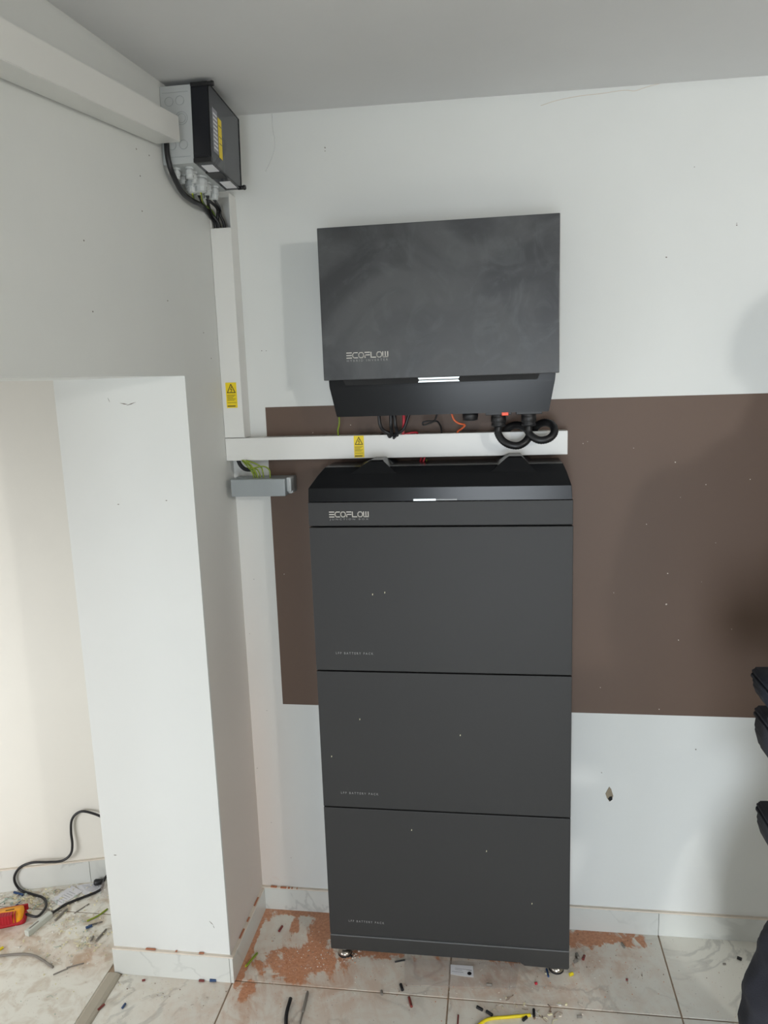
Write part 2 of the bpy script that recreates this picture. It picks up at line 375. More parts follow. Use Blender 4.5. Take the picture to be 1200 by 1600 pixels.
# hairline crack near the ceiling
bm = bmesh.new(); add_tube(bm, [P(u, v, 1, -.0002) for u, v in [(845, 165), (870, 157), (905, 150), (940, 146), (975, 141), (992, 142), (1010, 136), (1037, 129)]], .0007, 4, 4)
obj('plaster_crack', bm, M_CAP, wall_back)
bm = bmesh.new(); add_tube(bm, [P(u, v, 1, -.0002) for u, v in [(425, 178), (426, 200), (430, 225), (424, 250), (415, 268)]], .0012, 4, 4)
obj('plaster_ridge', bm, M_WALL, wall_back)
bm = bmesh.new()
for u, v in [(131, 376), (145, 487), (213, 233), (233, 243), (219, 275), (222, 330), (318, 520), (330, 560), (262, 470)]:
    q = P(u, v, 0, 0)
    add_box(bm, (q.x - .0005, q.y - .0018, q.z - .0012), (q.x + .0003, q.y + .0018, q.z + .0015))
o = obj('wall_scuffs', bm, M_GCAB, wall_left); o['kind'] = 'stuff'
bm = bmesh.new()
for u, v, a_, l in [(205, 631, .3, .014), (194, 631, -.2, .012), (170, 625, -1.2, .006), (185, 788, 0, .003), (330, 1442, -.8, .008), (334, 1448, -1.2, .005), (260, 782, 0, .003), (180, 1336, 0, .005)]:
    q = P(u, v, 1, -.31); dx, dz = math.cos(a_) * l, math.sin(a_) * l
    add_prism(bm, [(q.x - dx, q.z - dz), (q.x, q.z - .0015), (q.x + dx, q.z + dz), (q.x, q.z + .0012)], 'y', -.3106, -.309)
o = obj('wall_scuffs', bm, M_GCAB, wall_left); o['kind'] = 'stuff'
# ---- floor: bed, tiles, threshold
floor = struct('floor', B((XL, Y0, -.05), (X1, .45, -.0035)), M_GROUT)
TW, XG, YG, GP = .6117, .0031, -.3093, .0022
tile_cache = {}
def tile(x0, y0, x1, y1, par=None, top=0.0):
    key = (round(x1 - x0, 3), round(y1 - y0, 3))
    if key not in tile_cache:
        bm = B((0, 0, -.0034), (x1 - x0, y1 - y0, 0), bevel=.0008)
        me = bpy.data.meshes.new('tile'); bm.to_mesh(me); bm.free(); me.materials.append(M_TILE); tile_cache[key] = me
    o = bpy.data.objects.new('tile', tile_cache[key]); COL.objects.link(o); o.parent = floor; o.location = (x0, y0, top + random.uniform(-.0003, 0)); return o
XT = P(186, 1522, 2, 0).x           # threshold line
for i in range(-1, 6):
    x0, x1 = XG + i * TW + GP, XG + (i + 1) * TW - GP
    x0 = max(x0, -.328)
    x1 = min(x1, X1)
    if x1 - x0 < .02: continue
    for j in range(-1, 8):
        y1_, y0_ = YG - j * TW - GP, YG - (j + 1) * TW + GP
        y1_ = min(y1_, 0); y0_ = max(y0_, Y0)
        if y1_ - y0_ < .02: continue
        if i == -1 and j == -1: continue
        tile(x0, y0_, x1, y1_)
# side room tiles
yk = P(140, 1426, 2, 0).y
for i in range(4):
    x1 = -.372 - i * TW - GP; x0 = max(XL, x1 - TW + 2 * GP)
    for j in range(-1, 8):
        y1_, y0_ = yk - j * TW - GP, yk - (j + 1) * TW + GP
        y1_ = min(y1_, .14); y0_ = max(y0_, Y0)
        if y1_ - y0_ > .02: tile(x0, y0_, x1, y1_)
bm = bmesh.new()
add_prism(bm, [(-.374, -.0032), (-.370, .004), (-.362, .0075), (-.340, .0075), (-.332, .004), (-.328, -.0032)], 'y', -1.6, -.325)
struct('trim_1', bm, M_THR, None)
# ---- skirting boards
HB, TB = .072, .010
def skirt_piece(a, b, h=HB, t=TB, par=None, face=None):
    """a, b: floor points of the wall line; face: direction the board faces"""
    a, b = Vector(a), Vector(b); d = (b - a).normalized(); f = Vector(face)
    bm = bmesh.new(); q = [a + d * .0006, b - d * .0006, b - d * .0006 + f * t, a + d * .0006 + f * t]
    add_prism(bm, [p[:] for p in q], 'z', 0, h, bevel=.0008)
    return obj('skirting_tile', bm, M_SKIRT, par)
def baseboard(name, a, b, face, joints, h=HB):
    a, b = Vector(a), Vector(b); d = b - a; L = d.length; d.normalize(); f = Vector(face)
    root = bmesh.new(); q = [a, b, b + f * TB * .9, a + f * TB * .9]
    add_prism(root, [p[:] for p in q], 'z', h - .001, h + .004)
    r = struct(name, root, M_CAP)
    ts = [0] + [j for j in joints if 0 < j < L] + [L]
    for t0, t1 in zip(ts, ts[1:]): skirt_piece(a + d * t0, a + d * t1, h, par=r, face=face)
    return r
baseboard('baseboard_back', (.0, 0), (X1, 0), (0, -1), [XG + k * TW for k in range(1, 6)], .074)
baseboard('baseboard_left', (0, -.312), (0, -.010), (1, 0), [])
baseboard('baseboard_pillar', (-.352, -.31), (.0105, -.31), (0, -1), [.352], .078)
ang = (b_ - a).normalized()
baseboard('baseboard_side_room', a[:], b_[:], (-n)[:], [.35 + k * TW for k in range(4)], .079)
# ================================================================== BATTERY TOWER
BX0, BX1, BD, BB = .2673, .9473, -.205, -.022
def seams_box(z0, z1):
    bm = bmesh.new(); add_box(bm, (BX0 + .001, BD + .012, z0), (BX1 - .001, BB, z1), bevel=.002); return bm
# plinth
pl = thing('battery_plinth', 'low dark grey plinth on steel feet carrying the battery tower', 'plinth', (BX0 + .34, -.11, 0))
Z0, Z1 = .035, .0872
bm = bmesh.new()
xa = BX1 - .123
add_prism(bm, [(BX0 + .001, Z0 + .003), (xa - .012, Z0 + .003), (xa, Z0 - .006), (BX1 - .004, Z0 - .008), (BX1, Z0 - .003), (BX1, Z1 - .002), (BX0, Z1 - .002), (BX0, Z0 + .008)], 'y', BD, BD + .012, bevel=.0012)
obj('front_panel', bm, M_PLINTH, pl)
obj('frame', B((BX0 + .004, BD + .012, Z0 + .004), (BX1 - .004, BB, Z1 - .001), bevel=.001), M_PLINTH, pl)
obj('top_lip', B((BX0 + .0005, BD - .001, Z1 - .0042), (BX1 - .0005, BD + .01, Z1 - .0012)), mat('lip_highlight_grey', s2l((104, 106, 107)), .4), pl)  # lighter grey imitates the bevel highlight along the lip
for fx, fy in ((BX0 + .035, BD + .03), (BX1 - .033, BD + .03), (BX0 + .035, -.05), (BX1 - .033, -.05)):
    bm = bmesh.new()
    add_lathe(bm, (fx, fy, 0), [(.019, .0035), (.020, .007), (.018, .012), (.010, .017), (.006, .02), (.006, .042)], 24)
    ft = obj('foot', bm, M_STEEL, pl)
    bm = bmesh.new(); add_lathe(bm, (fx, fy, 0), [(.020, 0), (.021, .0015), (.021, .0035), (.018, .0045)], 24)
    o = bpy.data.objects.new('rubber_pad', None)
    me = bpy.data.meshes.new('rubber_pad'); bmesh.ops.translate(bm, verts=bm.verts, vec=-Vector(pl.location)); bm.to_mesh(me); bm.free(); me.materials.append(M_RUB)
    o = bpy.data.objects.new('rubber_pad', me); COL.objects.link(o); o.parent = ft
    ft.location = (0, 0, 0)
    ft.data.transform(Matrix.Translation(-Vector(pl.location)))
# text
def text_mesh(s, size, space=1.0):
    cu = bpy.data.curves.new('t', 'FONT'); cu.body = s; cu.size = size; cu.space_character = space; cu.extrude = .0002; cu.resolution_u = 2
    o = bpy.data.objects.new('t', cu); COL.objects.link(o); bpy.context.view_layer.update()
    me = bpy.data.meshes.new_from_object(o.evaluated_get(bpy.context.evaluated_depsgraph_get()))
    bpy.data.objects.remove(o); return me
def front_text(name, s, x0, z, y, width, height, m, parent, rot=None):
    me = text_mesh(s, 1, 1.6); xs = [v.co.x for v in me.vertices]; ys = [v.co.y for v in me.vertices]
    sx = width / (max(xs) - min(xs)); sy = height / (max(ys) - min(ys)); mx, my = min(xs), min(ys)
    zs = [v.co.z for v in me.vertices]; mz = min(zs); dz = max(zs) - mz
    pl_ = Vector(parent.location)
    for v in me.vertices:
        c = v.co; v.co = Vector((x0 + (c.x - mx) * sx, y - .0004 * (c.z - mz) / dz, z + (c.y - my) * sy)) - pl_
    me.materials.clear(); me.materials.append(m)
    o = bpy.data.objects.new(name, me); COL.objects.link(o); o.parent = parent; return o
def stroke(bm, pts, s, y, th=.0004):
    for a, b in zip(pts, pts[1:]):
        a, b = Vector(a), Vector(b); d = (b - a).normalized(); nn = Vector((-d.y, d.x)) * s / 2; e = d * s * .35
        q = [a - e - nn, b + e - nn, b + e + nn, a - e + nn]; add_prism(bm, [p[:] for p in q], 'y', y - th, y)
def wordmark(x0, z0, w_, h, y, parent):
    bm = bmesh.new(); cw = w_ / 7.0; lw = cw * .80; s = h * .17
    def T(i, pts): return [(x0 + i * cw + p[0] * lw, z0 + s / 2 + p[1] * (h - s)) for p in pts]
    k = .25
    O = [(k, 0), (1 - k, 0), (1, .3), (1, .7), (1 - k, 1), (k, 1), (0, .7), (0, .3), (k, 0)]
    C = [(1, 1), (k, 1), (0, .7), (0, .3), (k, 0), (1, 0)]
    for z in (0, .5, 1): stroke(bm, T(0, [(0, z), (1, z)]), s, y)
    stroke(bm, T(1, C), s, y); stroke(bm, T(2, O), s, y)
    stroke(bm, T(3, [(0.05, 1), (1, 1)]), s, y); stroke(bm, T(3, [(1, .5), (.15, .5), (.05, .3), (.05, 0)]), s, y)
    stroke(bm, T(4, [(0.05, 1), (.05, 0), (1, 0)]), s, y); stroke(bm, T(5, O), s, y)
    stroke(bm, T(6, [(0, 1), (0, .1), (.1, 0), (1, 0), (1, 1)]), s, y); stroke(bm, T(6, [(.5, 0), (.5, 1)]), s, y)
    return obj('wordmark', bm, M_LETTER, parent)
zs = [(.0872, .4908, 'lowest', 'resting on the plinth', (545, 1432, 600, 1439)), (.4908, .8955, 'middle', 'between the other two', (533, 1233, 591, 1239)), (.8955, 1.295, 'topmost', 'right under the junction box', (525, 1016, 583, 1021))]
for za, zb, w1, w2, tx in zs:
    t = thing('battery_pack', f'{w1} dark grey battery pack of the tower, {w2}', 'battery', (BX0 + .34, -.11, za), 'battery packs stacked in the tower')
    obj('body', seams_box(za + .0005, zb - .001), M_BLKM, t)
    obj('front_panel', B((BX0, BD, za + .0018), (BX1, BD + .0125, zb - .0022), bevel=.0016, seg=2), M_GREY, t)
    a0 = P(tx[0], tx[3] + 1, 1, BD); a1 = P(tx[2], tx[3], 1, BD)
    o = front_text('lettering', 'LFP BATTERY PACK', a0.x, a0.z, BD, a1.x - a0.x, .0062, M_LETTER2, t)
    random.seed(int(za * 1000))
    bm = bmesh.new()
    for u, v in {0: [(643, 1297), (831, 1412), (760, 1330)], 1: [(562, 1124), (719, 1149), (518, 1182)], 2: [(582, 929), (601, 926)]}[0 if za < .1 else (1 if za < .6 else 2)]:
        q = P(u, v, 1, BD); add_prism(bm, [(q.x - .001, q.z - .002), (q.x + .0012, q.z - .0015), (q.x + .0015, q.z + .002), (q.x, q.z + .003)], 'y', BD - .0005, BD)
    o = obj('dust_fleck', bm, M_SHAV, t); o['kind'] = 'stuff'
# junction box on top
jb = thing('junction_box', 'dark grey junction box with gloss black sloping cap on the battery tower', 'junction box', (BX0 + .34, -.11, 1.295))
ZA, ZB, ZC2 = 1.3605, 1.397, 1.295
obj('front_panel', B((BX0, BD, ZC2 + .0018), (BX1 - .001, BD + .0125, ZA - .001), bevel=.0016, seg=2), M_GREY, jb)
obj('body', B((BX0 + .002, BD + .0125, ZC2 + .0005), (BX1 - .002, BB, ZA), bevel=.002), M_BLKM, jb)
# cap: lofted sections from the sill up to the ridge
def loft(bm, secs, mi=0):
    vs = [[bm.verts.new(c) for c in s] for s in secs]; n_ = len(secs[0]); fs = []
    for a_, b2 in zip(vs, vs[1:]):
        for k in range(n_): fs.append(bm.faces.new((a_[k], a_[(k + 1) % n_], b2[(k + 1) % n_], b2[k])))
    fs.append(bm.faces.new(vs[0][::-1])); fs.append(bm.faces.new(vs[-1]))
    bmesh.ops.recalc_face_normals(bm, faces=fs)
    for f in fs: f.material_index = mi
    return fs
def rect(x0, x1, yf, yb, z, z2=None): return [(x0, yf, z), (x1, yf, z), (x1, yb, z if z2 is None else z2), (x0, yb, z if z2 is None else z2)]
bm = bmesh.new(); fs = loft(bm, [rect(BX0 + .0015, BX1 - .0025, BD + .001, BB, ZA), rect(BX0 + .003, BX1 - .005, BD + .001, BB, ZB), rect(BX0 + .022, BX1 - .014, -.172, BB, 1.4265), rect(BX0 + .038, BX1 - .022, -.150, BB, 1.4455)])
bmesh.ops.bevel(bm, geom=bm.edges[:], offset=.001, segments=1, affect='EDGES')
obj('cap', bm, M_BLK, jb)
for (ua, ub, uc, ud, vt) in ((553, 580, 599, 622, 718), (770, 795, 815, 836, 712)):
    zt = P((ub + uc) / 2, vt, 1, -.13).z
    xa_, xb_, xc_, xd_ = [P(u, 722, 1, -.135).x for u in (ua, ub, uc, ud)]
    bm = bmesh.new()
    loft(bm, [[(xa_ - .012, -.173, 1.424), (xd_ + .005, -.173, 1.424), (xd_ + .002, -.04, 1.443), (xa_, -.04, 1.443)],
              [(xb_ - .006, -.148, zt - .003), (xc_ + .003, -.148, zt - .003), (xc_, -.05, zt - .002), (xb_, -.05, zt - .002)],
              [(xb_, -.140, zt), (xc_, -.140, zt), (xc_ - .002, -.06, zt), (xb_ + .002, -.06, zt)]])
    obj('cable_hood', bm, M_BLK, jb)
a0 = P(646, 781, 1, BD); a1 = P(681, 781, 1, BD); a2 = P(664, 781, 1, BD); a3 = P(714, 781, 1, BD)
obj('status_light', B((a0.x, BD - .0004, a0.z - .0025), (a1.x, BD + .003, a0.z + .0018)), M_LED, jb)
obj('status_light', B((a1.x + .001, BD - .0003, a0.z - .002), (a3.x, BD + .003, a0.z + .0014)), M_LEDDIM, jb)
a0 = P(515, 808.5, 1, BD); a1 = P(575.5, 808, 1, BD)
wordmark(a0.x, a0.z, a1.x - a0.x + .003, .0155, BD, jb)
front_text('lettering', 'JUNCTION BOX', a0.x, a0.z - .0085, BD, a1.x - a0.x, .0055, M_LETTER2, jb)
# ================================================================== INVERTER
IX0, IX1, IY, IZ0, IZ1 = .3157, .9144, -.16, 1.6728, 2.0509
iv = thing('inverter', 'dark grey wall inverter with gloss black lower section on the wall', 'inverter', (.615, -.08, 1.57))
bm = bmesh.new(); add_box(bm, (IX0, IY, IZ0), (IX1, IY + .022, IZ1), bevel=.0022, seg=2); obj('front_cover', bm, M_SMUDGE, iv)
bm = bmesh.new(); add_box(bm, (IX0 + .006, IY + .022, IZ0 + .002), (IX1 - .006, -.018, IZ1 - .006), bevel=.003); obj('body', bm, M_BLKM, iv)
bm = bmesh.new(); add_box(bm, (IX0 + .08, -.018, 1.74), (IX1 - .08, -.0008, 2.0)); obj('mounting_bracket', bm, M_STEEL, iv)
bm = bmesh.new()
zb_ = 1.577
loft(bm, [rect(IX0 + .011, IX1 - .008, IY + .009, -.02, IZ0 + .001), rect(IX0 + .012, IX1 - .010, IY + .009, -.02, IZ0 - .018), rect(IX0 + .026, IX1 - .024, IY + .020, -.02, zb_)])
bmesh.ops.bevel(bm, geom=bm.edges[:], offset=.0015, segments=2, affect='EDGES')
obj('lower_housing', bm, M_BLK, iv)
# recessed slot with the status light in it
yl = IY + .0085
q0 = P(538, 603, 1, yl); q1 = P(842, 583, 1, yl)
bm = bmesh.new(); zt = IZ0 + .0005
add_prism(bm, [(q0.x + .004, zt - .0145), (q1.x - .004, zt - .0145), (q1.x + .003, zt), (q0.x - .003, zt)], 'y', yl - .0006, yl + .004)
obj('slot', bm, M_DARK, iv)
l0 = P(653, 590, 1, yl); l1 = P(718, 588, 1, yl)
for (dz, dx) in ((-.0015, -.002), (-.0085, .002)):
    bm = bmesh.new(); add_prism(bm, [(l0.x + (.003 if dx < 0 else 0), zt + dz - .0043), (l1.x - (.003 if dx < 0 else 0), zt + dz - .0043), (l1.x - (0 if dx < 0 else .003), zt + dz), (l0.x + (0 if dx < 0 else .003), zt + dz)], 'y', yl - .0012, yl - .0005)
    obj('status_light', bm, M_LED, iv)
a0 = P(542, 560.5, 1, IY); a1 = P(606, 556.5, 1, IY)
wordmark(a0.x, a0.z, a1.x - a0.x + .003, .0155, IY, iv)
front_text('lettering', 'HYBRID INVERTER', a0.x, a0.z - .0085, IY, a1.x - a0.x, .0055, M_LETTER2, iv)
# glands under the inverter
def gland(u, y, prof, name='cable_gland', m=M_BLKM):
    q = P(u, 660, 1, y); bm = bmesh.new(); add_lathe(bm, (q.x, y, zb_), prof, 24); return obj(name, bm, m, iv), q.x
g1, gx1 = gland(779, -.105, [(.0195, .002), (.0195, -.008), (.018, -.010), (.0195, -.012), (.0195, -.026), (.017, -.028), (.0185, -.030), (.0185, -.036), (.014, -.038)])
g2, gx2 = gland(826, -.105, [(.0195, .002), (.0195, -.008), (.018, -.010), (.0195, -.012), (.0195, -.026), (.017, -.028), (.0185, -.030), (.0185, -.036), (.014, -.038)])
g3, gx3 = gland(735, -.095, [(.0205, .002), (.0205, -.011), (.0195, -.013), (.0195, -.019), (.012, -.021)])
for gx in (gx1, gx2):
    bm = bmesh.new(); add_box(bm, (gx - .033, -.135, zb_ - .006), (gx + .033, -.080, zb_ + .001), bevel=.001); obj('connector_flange', bm, M_BLKM, iv)
q = P(789.5, 647, 1, -.137)
obj('release_tab', B((q.x - .009, -.139, zb_ - .0075), (q.x + .008, -.128, zb_ + .001), bevel=.0008), mat('orange_tab', s2l((255, 84, 44)), .4), iv)
# ================================================================== TRUNKING
TY = -.06
def lid(x0, z0, x1, z1, y=TY):
    return B((x0, y, z0), (x1, y + .006, z1), bevel=.0012)
# horizontal
HZ0, HZ1, HX1 = 1.458, 1.5215, .9450
t = thing('cable_trunking', 'horizontal white cable trunking running below the inverter', 'trunking', (.47, -.03, HZ0), 'white cable trunking')
obj('channel', B((.001, TY + .006, HZ0 + .001), (HX1 - .002, -.0008, HZ1 - .001)), M_TRUNK2, t)
obj('lid', lid(0.0008, HZ0, HX1, HZ1), M_TRUNK, t)
def sticker(parent, quad, ypl, lines=True):
    (x0, z1), (x1, z0) = quad
    s = obj('warning_sticker', B((x0, ypl - .0005, z0), (x1, ypl, z1)), M_STICK, parent); s['label'] = 'yellow electrical hazard sticker with black triangle'
    w_, h = x1 - x0, z1 - z0; y = ypl - .0005
    bm = bmesh.new(); tri = [(x0 + w_ * .14, z1 - h * .40), (x0 + w_ * .86, z1 - h * .40), (x0 + w_ * .5, z1 - h * .07)]
    stroke(bm, tri + [tri[0]], w_ * .07, y, .0003)
    cx, cz = x0 + w_ * .5, z1 - h * .27
    stroke(bm, [(cx + w_ * .06, cz + h * .10), (cx - w_ * .07, cz), (cx + w_ * .07, cz), (cx - w_ * .02, cz - h * .10)], w_ * .055, y, .0003)
    for k in range(5):
        zz = z1 - h * (.50 + .05 * k); stroke(bm, [(x0 + w_ * .10, zz), (x0 + w_ * (.85 - .12 * (k % 3)), zz)], h * .016, y, .0003)
    stroke(bm, [(x0 + w_ * .1, z1 - h * .80), (x0 + w_ * .92, z1 - h * .80)], h * .014, y, .0003)
    stroke(bm, [(x0 + w_ * .1, z1 - h * .93), (x0 + w_ * .78, z1 - h * .93)], h * .04, y, .0003)
    p = s; me_o = obj('sticker_print', bm, M_PRINT, None); me_o.data.transform(Matrix.Translation(-Vector(parent.location))); me_o.parent = p; me_o.location = -Vector(s.location) + Vector(s.location) * 0
    return s
a0 = P(552.5, 681.5, 1, TY); a1 = P(569.5, 714, 1, TY)
sticker(t, ((a0.x, HZ1 - .0008), (a1.x, a1.z - .001)), TY)
# vertical
VX1 = .0575
v_ = thing('cable_trunking', 'vertical white cable trunking in the room corner under the distribution box', 'trunking', (.03, -.03, HZ1), 'white cable trunking')
ZV = P(345, 356, 1, TY).z
bm = bmesh.new()
add_box(bm, (.0008, -.0035, HZ1 + .0005), (VX1, -.0008, 2.175)); add_box(bm, (.0008, TY + .006, HZ1 + .0005), (.0030, -.0035, 2.175)); add_box(bm, (VX1 - .0022, TY + .006, HZ1 + .0005), (VX1, -.0035, 2.175))
obj('channel', bm, M_TRUNK2, v_)
bm = lid(.0006, HZ1 + .0015, VX1 + .0008, ZV); obj('lid', bm, M_TRUNK, v_)
a0 = P(352, 598, 1, TY); a1 = P(371.5, 637, 1, TY)
sticker(v_, ((a0.x, a0.z), (a1.x, a1.z)), TY)
# along the left wall, slightly sloping
tr = thing('cable_trunking', 'thick white cable trunking high on the left wall entering the box', 'trunking', (.03, -.37, 2.214), 'white cable trunking')
bm = bmesh.new()
def zt_(y): return 2.214 + .105 * (y + .371)
ye = -.374; yn = -1.58
loft(bm, [[(.001, ye, zt_(ye)), (.0595, ye, zt_(ye)), (.0595, ye, zt_(ye) + .054), (.001, ye, zt_(ye) + .054)], [(.001, yn, zt_(yn)), (.0595, yn, zt_(yn)), (.0595, yn, zt_(yn) + .063), (.001, yn, zt_(yn) + .063)]])
bmesh.ops.bevel(bm, geom=bm.edges[:], offset=.0012, segments=2, affect='EDGES')
obj('lid', bm, M_TRUNK, tr)
# ================================================================== DISTRIBUTION BOX (built square, then tipped a little with the ceiling)
db = thing('distribution_box', 'grey distribution box with smoked clear lid in the ceiling corner', 'electrical box', (0, -.34, 2.177))
db.rotation_euler = (math.radians(-4.2), 0, 0)
LB, HBX = .212, .172               # length along y, height
def dbo(name, bm, m, par=None):
    me = bpy.data.meshes.new(name); bm.to_mesh(me); bm.free()
    for mm in (m if isinstance(m, list) else [m]): me.materials.append(mm)
    o = bpy.data.objects.new(name, me); COL.objects.link(o); o.parent = par or db; return o
bm = bmesh.new()
# open tray: floor, back and four sides so the smoked lid shows the inside
add_box(bm, (.001, 0, 0), (.006, LB, HBX)); add_box(bm, (.006, 0, 0), (.075, .004, HBX)); add_box(bm, (.006, LB - .004, 0), (.075, LB, HBX))
add_box(bm, (.006, .004, 0), (.075, LB - .004, .004)); add_box(bm, (.006, .004, HBX - .004), (.075, LB - .004, HBX))
base = dbo('base', bm, M_GBOX)
# knockout rings and panel lines on the near end
def ring(bm, cx, cz, r, y, t=.0009):
    k = 22
    for i in range(k):
        a0_, a1_ = 2 * math.pi * i / k, 2 * math.pi * (i + 1) / k
        add_prism(bm, [(cx + r * math.cos(a0_), cz + r * math.sin(a0_)), (cx + r * math.cos(a1_), cz + r * math.sin(a1_)), (cx + (r + t) * math.cos(a1_), cz + (r + t) * math.sin(a1_)), (cx + (r + t) * math.cos(a0_), cz + (r + t) * math.sin(a0_))], 'y', y - .0006, y)
for cx, cz in ((.022, .138), (.048, .139), (.050, .100), (.052, .042), (.024, .042)):
    bm = bmesh.new(); ring(bm, cx, cz, .0095, 0); 
    if cz == .100: ring(bm, cx, cz, .014, 0)
    dbo('knockout_ring', bm, M_EARTH, base)
for zz in (.157, .015):
    bm = bmesh.new(); add_box(bm, (.006, -.0006, zz), (.068, 0, zz + .0008)); dbo('panel_line', bm, M_EARTH, base)
# lid: smoked box with dark end, face clear
bm = bmesh.new(); add_box(bm, (.0755, -.001, .001), (.1165, .0025, HBX + .001)); dbo('lid_end', bm, M_SMOKE)
bm = bmesh.new(); add_box(bm, (.1135, .0025, .001), (.1165, LB - .002, HBX)); add_box(bm, (.0755, LB - .003, .001), (.1165, LB - .001, HBX)); add_box(bm, (.0755, .0025, HBX - .002), (.1135, LB - .003, HBX)); add_box(bm, (.0755, .0025, .001), (.1135, LB - .003, .003))
dbo('lid', bm, M_CLEAR)
bm = bmesh.new(); e = .0012
for (a_, c_) in (((.1160, -.001, HBX - .001), (.1180, LB, HBX + .0012)), ((.1160, LB - .003, .001), (.1180, LB, HBX)), ((.1165, -.001, .0005), (.1175, LB, .0022)), ((.1155, -.0012, .001), (.1178, .0012, HBX))): add_box(bm, a_, c_)
dbo('lid_rim', bm, M_BLK)
bm = bmesh.new(); add_box(bm, (.0752, -.004, -.001), (.118, .006, .010), bevel=.0015); dbo('hinge', bm, M_BLKM)
bm = bmesh.new(); add_box(bm, (.0752, -.004, HBX - .006), (.117, .004, HBX + .003), bevel=.0015); dbo('hinge', bm, M_BLKM)
for (yy, zz) in ((.001, HBX - .002), (LB - .006, .004)):
    bm = bmesh.new(); add_cyl(bm, (.110, yy, zz), (.130, yy, zz), .0052, 14); add_cyl(bm, (.124, yy, zz), (.128, yy, zz), .0062, 14); dbo('lid_screw', bm, M_BLKM)
# labels on the lid's underside and face, breakers and wires inside
for (y0, y1) in ((.022, .068), (.142, .192)):
    bm = bmesh.new(); add_box(bm, (.084, y0, -.0002), (.111, y1, .0008)); dbo('white_label', bm, M_PAPER)
bm = bmesh.new(); add_box(bm, (.075, .070, -.001), (.112, .115, .0012), bevel=.0006); dbo('latch', bm, M_BLKM)
bm = bmesh.new(); add_box(bm, (.1165, .020, .030), (.1170, .052, .128)); sh = dbo('circuit_label', bm, M_TEXTP)
bm = bmesh.new()
for k in range(9): add_box(bm, (.1170, .024, .038 + k * .0095), (.1173, .048, .042 + k * .0095))
dbo('label_print', bm, M_PAPER, sh)
bm = bmesh.new(); add_box(bm, (.1165, .056, .028), (.1171, .078, .118)); dbo('warning_sticker', bm, M_STICK)
for z in (.06, .075, .10): dbo('sticker_print', B((.1171, .058, z), (.1173, .076, z + .0016)), M_PRINT)
bm = bmesh.new(); add_box(bm, (.012, .015, .045), (.020, LB - .015, .125), bevel=.001); dbo('mounting_rail', bm, M_GLAND)
for k in range(7):
    bm = bmesh.new(); y0 = .022 + k * .0185; add_box(bm, (.020, y0, .045), (.068, y0 + .0175, .125), bevel=.001); add_box(bm, (.068, y0 + .004, .078), (.078, y0 + .0135, .095), bevel=.001); dbo('breaker', bm, M_GLAND if k < 5 else M_BLKM)
for pts_ in ([(.03, .155, .02), (.06, .165, .05), (.085, .175, .09), (.07, .165, .125), (.04, .15, .13)], [(.03, .17, .02), (.07, .18, .06), (.095, .165, .10), (.06, .14, .135)], [(.08, .03, .03), (.10, .04, .07), (.085, .03, .1), (.07, .04, .13)]):
    bm = bmesh.new(); add_tube(bm, pts_, .003, 8); dbo('inner_wire', bm, M_CBL)
# cable glands hanging from the box underside
random.seed(3)
gl = [(.020, .028, .0085, .024), (.017, .068, .0075, .022), (.052, .028, .0085, .026), (.050, .060, .0075, .025), (.052, .096, .0145, .036), (.030, .098, .0125, .036), (.032, .135, .0095, .030), (.052, .140, .0095, .030), (.040, .168, .0100, .030), (.058, .172, .0100, .032), (.016, .112, .009, .026)]
gl_w = []
R4 = Euler((math.radians(-4.2), 0, 0)).to_matrix()
for gx, gy, r, h in gl:
    bm = bmesh.new(); add_lathe(bm, (gx, gy, 0), [(r * 1.15, .002), (r * 1.15, -.004), (r * .8, -.0045), (r * .8, -.007), (r * 1.12, -.0075), (r * 1.12, -h * .62), (r * .95, -h * .66), (r * .9, -h * .95), (r * .55, -h)], 10)
    for f in bm.faces: f.smooth = False
    dbo('cable_gland', bm, M_GLAND); gl_w.append(R4 @ Vector((gx, gy, -h)) + Vector(db.location))
# cables from the glands into the vertical trunking
def cable(name, pts, r, m, label, cat='cable', group=None, sides=10, n=8, corr=0, raw=False):
    bm = bmesh.new(); add_tube(bm, pts, r, sides, n, corr, raw=raw); c = Vector(pts[0]) if not raw else Vector(pts[0])
    o = obj(name, bm, m, None, origin=c); return tag(o, label, cat, group)
def PP(u, v, y): return P(u, v, 1, y)
cable('supply_cable', [PP(260, 222, -.350), PP(261, 238, -.352), PP(264, 254, -.350), PP(269, 270, -.338), P(283, 298, 0, .014), P(298, 312, 0, .016), P(313, 320, 0, .020), PP(326, 333, -.05), PP(337, 346, -.044), PP(343, 357, -.042), PP(346, 375, -.04)], .0062, M_CBL, 'thick black cable curving down the left wall from trunking to corner channel', n=10)
cable('supply_cable', [gl_w[6], PP(321, 326, -.11), PP(328, 337, -.07), PP(336, 350, -.046), PP(338, 370, -.044)], .0042, M_CBL, 'short black cable dropping from the middle gland behind the thick cable')
cable('supply_cable', [gl_w[7], PP(326, 322, -.09), PP(331, 335, -.06), PP(342, 350, -.046), PP(345, 370, -.035)], .0042, M_CBL, 'black cable leaving the box beside the yellow and green wire')
cable('supply_cable', [gl_w[8], PP(339, 325, -.06), PP(340, 340, -.050), PP(341, 352, -.035), PP(343, 370, -.03)], .0040, M_CBL, 'left one of the two straight black cables under the box')
cable('supply_cable', [gl_w[9], PP(343, 325, -.05), PP(344, 336, -.045), PP(350, 350, -.035), PP(350, 370, -.03)], .0040, M_CBL, 'rightmost black cable under the box, bowing out at its foot')
cable('earth_wire', [gl_w[5], PP(303, 312, -.18), PP(305, 318, -.14), PP(322, 330, -.08), PP(332, 340, -.05), PP(338, 354, -.04), PP(338, 372, -.035)], .0024, M_GY, 'green and yellow wire hanging from the large gland of the ceiling box', 'wire')
